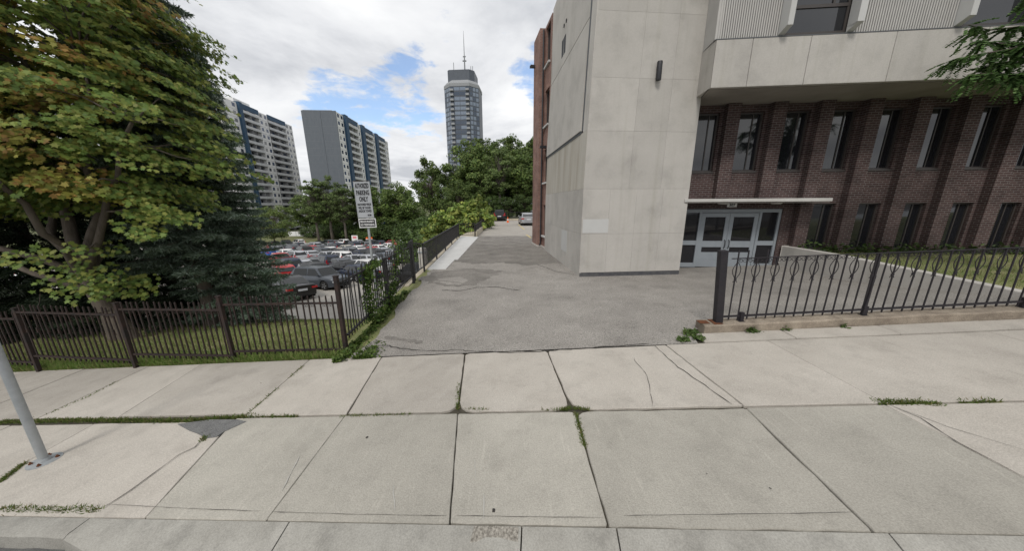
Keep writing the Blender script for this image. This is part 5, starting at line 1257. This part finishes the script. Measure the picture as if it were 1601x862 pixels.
# photo spot of the wheels, kind, colour, heading (0 faces right, 180 faces left), words that single it out
CARS = [
 (452,464,'sedan','black',148,'black sedan with its rear to the right, nearest to the street fence'),
 (502,450,'suv','dark grey',-20,'dark grey SUV facing right behind the nearest black sedan'),
 (443,440,'hatch','red',143,'dark red hatchback beside the blue-green spruce, left of the grey SUV'),
 (450,429,'suv','navy',143,'navy SUV whose roof shows above the dark red hatchback'),
 (487,426,'sedan','grey',-35,'grey sedan half hidden behind the dark grey SUV'),
 (512,421,'suv','navy',143,'navy SUV with tall red tail lights in the second row'),
 (546,431,'sedan','black',-35,'black sedan behind the corner post of the fences'),
 (441,414,'hatch','red',-35,'bright red hatchback facing right beside the spruce'),
 (463,411,'suv','silver',143,'silver SUV right of the bright red hatchback'),
 (486,407,'sedan','silver',143,'silver sedan right of the silver SUV'),
 (503,404,'suv','dark grey',143,'dark grey SUV with red lamps behind the silver sedan'),
 (533,413,'suv','white',143,'white SUV left of the parking sign post'),
 (556,417,'sedan','silver',-35,'silver sedan just behind the parking sign post'),
 (420,402,'sedan','blue',143,'bright blue sedan peeking out beside the spruce'),
 (432,399,'suv','grey',143,'grey SUV behind the bright red hatchback'),
 (516,399,'sedan','white',143,'white sedan in the middle of the lot'),
 (546,403,'suv','grey',143,'grey SUV left of the sign post in the third row'),
 (567,405,'sedan','navy',-35,'navy sedan right of the sign post in the third row'),
 (440,392,'sedan','black',143,'black sedan second from the spruce in the back left'),
 (458,393,'sedan','dark grey',143,'dark grey sedan in front of the far white SUV'),
 (424,391,'hatch','red',-35,'small bright red hatchback far back beside the spruce'),
 (431,386,'sedan','black',-35,'black sedan at the far left end of the lot'),
 (449,385.5,'suv','black',-35,'black SUV left of the far white SUV'),
 (467,384,'suv','white',143,'white SUV at the far edge of the lot by the grove'),
 (478,393,'sedan','grey',143,'grey sedan right of the dark grey sedan far back'),
 (492,391,'suv','silver',143,'silver SUV in the far middle row'),
 (503,394,'sedan','dark grey',143,'dark grey sedan right of the far silver SUV'),
 (526,393,'suv','navy',143,'navy SUV in the middle of the far rows'),
 (500,386,'sedan','black',143,'leftmost black sedan in the row under the grove'),
 (513,385,'suv','dark grey',143,'dark grey SUV in the row under the grove'),
 (525,384,'sedan','silver',-35,'silver sedan in the row under the grove'),
 (537,384,'suv','white',143,'white SUV in the row under the grove'),
 (541,395,'sedan','beige',143,'beige sedan left of the sign post'),
 (553,390,'suv','navy',143,'navy SUV just left of the sign post far back'),
 (579,385,'suv','black',143,'black SUV right of the sign post far back'),
 (571,388,'hatch','grey',143,'grey hatchback touching the sign post far back'),
 (590,395,'hatch','white',143,'white hatchback behind the vine right of the sign post'),
 (582,399,'sedan','red',143,'red sedan behind the vine right of the sign post'),
 (607,391,'sedan','white',143,'white sedan seen above the driveway fence'),
 (612,385,'hatch','red',143,'red hatchback far back above the driveway fence'),
 (633,378,'suv','navy',143,'navy SUV alone at the far right end of the lot'),
 (629,384,'sedan','silver',143,'silver sedan in front of the far right navy SUV'),
 (656,394,'sedan','silver',-6,'silver sedan in the gap between fence and railing'),
 (636,402,'sedan','black',143,'black sedan seen through the driveway fence pickets'),
 (624,410,'suv','silver',143,'silver SUV seen through the driveway fence pickets'),
 (600,412,'sedan','dark grey',143,'dark grey sedan behind the thickest part of the vine'),
 (575,432,'suv','white',143,'white SUV behind the vine low in the lot'),
 (652,441,'suv','black',165,'black SUV parked close under the retaining wall'),
 (20,470,'suv','white',143,'white SUV at the left photo edge behind the dark spruces'),
 (8,440,'sedan','silver',143,'silver sedan at the left photo edge above the white SUV'),
 (140,455,'sedan','white',-35,'white sedan behind the dark spruces left of the maple'),
 (471,428,'sedan','silver',143,'silver sedan between the navy SUV roof and the grey sedan'),
 (497,436,'hatch','black',-35,'black hatchback tucked behind the dark grey SUV roof'),
 (527,404,'sedan','black',143,'black sedan between the dark grey SUV and the white SUV'),
 (476,400,'suv','black',143,'black SUV behind the silver sedan of the second row'),
 (448,404,'sedan','white',143,'white sedan between the red hatchback and the grey SUV'),
 (533,424,'sedan','dark grey',143,'dark grey sedan left of the corner post black sedan'),
 (517,410,'hatch','silver',-35,'silver hatchback left of the white SUV near the sign'),
 (560,396,'sedan','white',143,'white sedan just behind the sign post third from front'),
 (572,417,'hatch','silver',143,'silver hatchback right of the sign post near the vine'),
 (586,408,'suv','black',143,'black SUV above the vine right of the sign'),
 (598,401,'sedan','silver',143,'silver sedan above the vine and left of the white sedan'),
 (487,396,'sedan','red',143,'red sedan in the third row behind the silver sedan'),
 (468,389,'hatch','navy',143,'navy hatchback just below the far white SUV'),
 (515,390,'sedan','grey',143,'grey sedan in the fourth row left of the navy SUV'),
 (546,386,'sedan','black',143,'black sedan right of the white SUV under the grove'),
 (560,384,'hatch','silver',143,'silver hatchback below the notice board'),
 (592,387,'suv','navy',143,'navy SUV left of the far red hatchback'),
 (618,396,'sedan','grey',143,'grey sedan touching the fence top right of the white sedan'),
 (643,388,'hatch','black',143,'black hatchback beside the fence end post'),
 (560,438,'sedan','navy',143,'navy sedan low behind the vine and fence pickets'),
 (590,425,'sedan','silver',143,'silver sedan low behind the fence pickets right of the vine'),
]
rc = random.Random(8)
for u, v, k, c, hd, lb in CARS:
    q = on_lot(u, v); car(k, c, lb, (q.x, q.y, q.z+.02), R(hd + rc.uniform(-4, 4)), lotp, 'cars in the lower parking lot').scale = (1.1, 1.1, 1.1)
q = at_z(781, 346, .035); car('suv', 'black', 'black SUV seen from behind at the far end of the upper car park', (q.x, q.y+2.2, .035), R(90), 0, 'cars in the upper car park')
q = at_z(823, 353, .035); car('sedan', 'silver', 'silver sedan seen from behind beside the brick corner', (q.x+.15, q.y+2.2, .035), R(93), 0, 'cars in the upper car park')
q = at_z(830, 345, .035); car('hatch', 'grey', 'grey hatchback mostly hidden behind the silver sedan', (q.x+.9, q.y+3.5, .035), R(90), 0, 'cars in the upper car park')

# ------------------------------------------------------------------ high-rise blocks
HW = material('tower_white_panel', (.78,.78,.77), (.72,.72,.71), .3, .8, rnd=.02); HBLUE = material('tower_blue_panel', (.03,.07,.125), rough=.6); HGREY = material('tower_grey_brick', (.135,.15,.17), (.115,.13,.15), 2, .8, stretch=(1,1,.3))
HREC = material('balcony_recess_wall', (.32,.32,.33), rough=.8); HPAR = material('balcony_parapet', (.60,.61,.62), (.53,.54,.55), .5, .8); HGL = glass_material('tower_glass', (.02,.03,.05), .08, .7); HGL2 = glass_material('tower_glass_blue', (.03,.055,.12), .08, .7); HEDGE = material('tower_trim', (.20,.21,.22), rough=.7)  # HREC: mid-grey of recessed balcony walls, dividers and some panes
def slab_block(name, label, corner, far_pt, ztop, zbase, floors, segs, depth, end_grey):
    """long block; local x along the face, y inwards. segs: (kind, x0, x1) kinds: wall (white, windows), fin (blue), bay (balconies)"""
    d = Vector(far_pt) - Vector(corner); t = thing(name, label, 'building', (corner[0], corner[1], zbase), math.atan2(d.y, d.x)); H = ztop - zbase; fh = H/floors
    x0, x1 = min(s[1] for s in segs), max(s[2] for s in segs); rec = 1.5
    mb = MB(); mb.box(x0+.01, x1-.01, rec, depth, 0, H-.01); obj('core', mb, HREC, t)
    mb = MB(); mb.box(x0+.3, x1-.3, 1.8, depth-.3, H-.005, H+.5); obj('roof', mb, HEDGE, t)
    mb = MB(); mb.box(x0+(x1-x0)*.3, x0+(x1-x0)*.5, 4, depth-3, H+.51, H+3.2); obj('roof_housing', mb, HW, t)
    shm = {}
    def shared(key, mk):
        if key not in shm: shm[key] = mk().mesh(key[0])
        return shm[key]
    for kind, a, b in segs:
        w = b-a
        if kind == 'wall':
            mb = MB(); mb.box(a, b, 0, rec-.01, 0, H); wl = obj('wall', mb, HW, t)
            mb = MB()
            for f in range(1, floors): mb.box(a, b, -.02, -.002, f*fh-.05, f*fh+.03)
            obj('floor_joint', mb, HEDGE, wl)
            ww = min(1.5, w*.3); cols = [a+w*.12, b-w*.12-ww] if w > 4.5 else [a+w*.3]
            for f in range(floors):
                for cx in cols:
                    def mk():
                        m = MB(); m.box(0, ww, -.03, -.004, 0, 1.35); return m
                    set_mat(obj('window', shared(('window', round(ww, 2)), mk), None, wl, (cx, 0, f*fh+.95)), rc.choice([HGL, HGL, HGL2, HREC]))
        elif kind == 'fin':
            mb = MB(); mb.box(a, b, -.9, rec-.01, 0, H+.5); obj('blue_fin', mb, HBLUE, t)
        else:
            mb = MB(); mb.box(a, b, -.25, .12, H-1.5, H+.45); obj('blue_header', mb, HBLUE, t)
            def par():
                m = MB(); m.box(.02, w-.02, -.3, -.15, -.1, .95); m.box(.02, w-.02, -.149, rec-.01, -.1, .08); return m
            nwin = max(2, int(w/3.2)); ww = w/nwin*.62
            def win():
                m = MB(); m.box(0, ww, -.04, -.004, 0, 2.0); return m
            def div():
                m = MB(); m.box(-.1, .1, -.14, rec-.05, .081, fh-.12); return m
            for f in range(floors):
                bo = obj('balcony', shared(('balcony', round(w, 2)), par), HPAR, t, (a, 0, f*fh))
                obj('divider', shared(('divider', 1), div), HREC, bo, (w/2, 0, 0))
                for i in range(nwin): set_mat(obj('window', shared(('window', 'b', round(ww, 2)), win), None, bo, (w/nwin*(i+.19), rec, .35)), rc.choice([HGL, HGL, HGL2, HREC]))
    if end_grey:
        mb = MB(); mb.box(x0-.25, x0+.0, -.05, depth*.45, 0, H+.2); mb.box(x0-.35, x0+.0, depth*.45+.02, depth*.56, 0, H+.1); mb.box(x0-.25, x0+.0, depth*.56+.02, depth, 0, H+.2); ew = obj('end_wall', mb, HGREY, t)
        for f in range(1, floors):
            mb = MB(); mb.box(x0-.27, x0-.251, 0, depth*.45, f*fh-.04, f*fh+.04); mb.box(x0-.27, x0-.251, depth*.56+.02, depth, f*fh-.04, f*fh+.04); obj('course_line', mb, material('course_line', (.17,.185,.20), rough=.8) if f == 1 else bpy.data.materials['course_line'], ew)
    return t
slab_block('apartment_slab', 'white and blue slab apartment tower with many balconies behind the spruce', (-108.32,131.26), (-112.77,168.35), 42, -11.6, 19,
           [('wall',-9,-.02),('fin',0,1.7),('bay',1.72,12.2),('wall',12.22,18.1),('bay',18.12,31.4),('wall',31.42,37.4)], 15, False)
slab_block('apartment_slab', 'grey ended slab apartment tower with three blue fins and white balconies', (-72.24,136.45), (-76.34,199.96), 40, -11.5, 18,
           [('wall',0,6.0),('fin',6.02,8.8),('bay',8.82,20),('wall',20.02,23.5),('fin',23.52,27.0),('bay',27.02,39),('wall',39.02,41.8),('fin',41.82,45.4),('bay',45.42,58),('wall',58.02,63.6)], 13.7, True)
# glass tower with chamfered corners
TX, TYY, TW = -31.2, 221.0, 22.4
tw_ = thing('glass_tower', 'slim grey glass residential tower with a tall antenna mast', 'building', (TX, TYY, -12.0), R(-4)); TZ = 89.0
ch = 5.2; hw = TW/2; oct_ = [(-hw+ch,-hw),(hw-ch,-hw),(hw,-hw+ch),(hw,hw-ch),(hw-ch,hw),(-hw+ch,hw),(-hw,hw-ch),(-hw,-hw+ch)]
TD = material('tower_dark_spandrel', (.075,.09,.11), (.06,.07,.09), .4, .5, spec=.5); TGL = glass_material('tower_pane_light', (.16,.20,.26), .08, .9); TG2 = glass_material('tower_pane_dark', (.03,.05,.085), .08, .9); TCR = material('tower_crown', (.27,.28,.29), rough=.7); TBAL = material('tower_balcony', (.30,.31,.32), rough=.6)
def sc_oct(k, dz=0): return [(x*k, y*k) for x, y in oct_]
mb = MB(); mb.prism(oct_, 0, TZ-3); obj('shaft', mb, TD, tw_)
mb = MB(); mb.prism(sc_oct(1.015), TZ-2.99, TZ-1.2); o_ = len(mb.v); a = [(x*1.015, y*1.015, TZ-1.19) for x, y in oct_]; b = [(x*.86, y*.86, TZ+1.0) for x, y in oct_]
mb.add(a+b, [(i, (i+1) % 8, 8+(i+1) % 8, 8+i) for i in range(8)] + [tuple(range(8, 16))]); cr = obj('crown_band', mb, TCR, tw_)
mb = MB(); ph_ = [(-7.2,-7.5),(5.6,-7.5),(8.4,-4.7),(8.4,7.5),(-8.4,7.5),(-8.4,-6.3)]; mb.prism([(x*1.0, y) for x, y in ph_], TZ+1.01, TZ+7.6); a = [(x, y, TZ+7.61) for x, y in ph_]*0; b = []
obj('penthouse', mb, TD, tw_)
mb = MB(); mb.tube([(1.4,0,TZ+8.6),(1.4,0,TZ+17)], [.5,.4], 6); mb.tube([(1.4,0,TZ+17),(1.4,0,TZ+26),(1.4,0,TZ+32)], [.28,.2,.08], 6); mb.box(.2,2.6,-.3,.3,TZ+15,TZ+15.6); mb.box(.5,2.3,-.3,.3,TZ+17.5,TZ+18); obj('antenna_mast', mb, HEDGE, tw_)
for x in (-5.8, 5.4, 6.6):
    mb = MB(); mb.tube([(x,0,TZ+8.6),(x,0,TZ+8.6+(6 if x < 0 else 3.5))], .2, 5); obj('small_antenna', mb, HEDGE, tw_)
fh = 2.78; nfl = 19
m1 = MB(); m1.box(0,3.5,-.06,-.005,0,1.9); m1.box(1.7,1.8,-.10,-.061,0,1.9); m1 = m1.mesh('window')
m2 = MB(); m2.box(0,1.9,-.06,-.005,0,2.0); m2 = m2.mesh('window')
m3 = MB(); m3.box(0,2.1,-1.5,-.005,-.12,.06); m3.box(0,2.1,-1.5,-1.42,.07,1.0); m3.box(0,.08,-1.41,-.01,.07,1.0); m3 = m3.mesh('balcony')
m4 = MB(); m4.box(0,1.5,-.05,-.005,0,2.0); m4 = m4.mesh('window')
xf = hw-ch
for f in range(nfl):
    z = TZ-3 - (f+1)*fh + .45
    for x in (-3.7, .1): set_mat(obj('window', m1, None, tw_, (x, -hw, z)), rc.choice([TGL, TGL, TG2]))
    for x in (-xf+.05, xf-2.15): obj('balcony', m3, TBAL, tw_, (x, -hw, z-.3)); obj('window', m4, TG2, tw_, (x+.3, -hw, z))
    for s, (px_, py_), an in ((1, (hw-ch, -hw), R(45)), (-1, (-hw, -hw+ch), R(-45))):
        for i in range(3):
            dd = .35 + i*2.35; set_mat(obj('window', m2, None, tw_, (px_+math.cos(an)*dd, py_+math.sin(an)*dd, z), an), rc.choice([TGL, TGL, TG2]))
        mb = None
# hoardings near the foot of the left slab
hb = MB(); hb.box(0,6,-.05,.05,.1,1.9); hb = hb.mesh('panel'); hp = MB(); hp.box(-.06,.06,-.1,-.051,0,2.0); hp = hp.mesh('post')
for k, (u, lb) in enumerate(((452,'left white hoarding panel beyond the lot near the apartment tower'),(470,'middle white hoarding panel beyond the lot near the apartment tower'),(488,'right white hoarding panel beyond the lot near the grove'))):
    q = at_y(u, 372, 118); t = thing('hoarding', lb, 'hoarding', (q.x, 118+k, lot_z(104)+.9), 0, 'white hoarding panels beyond the lot'); obj('panel', hb, MT['white_plastic'], t)
    for x in (.2, 3, 5.8): obj('post', hp, MT['galv'], t, (x, 0, 0))
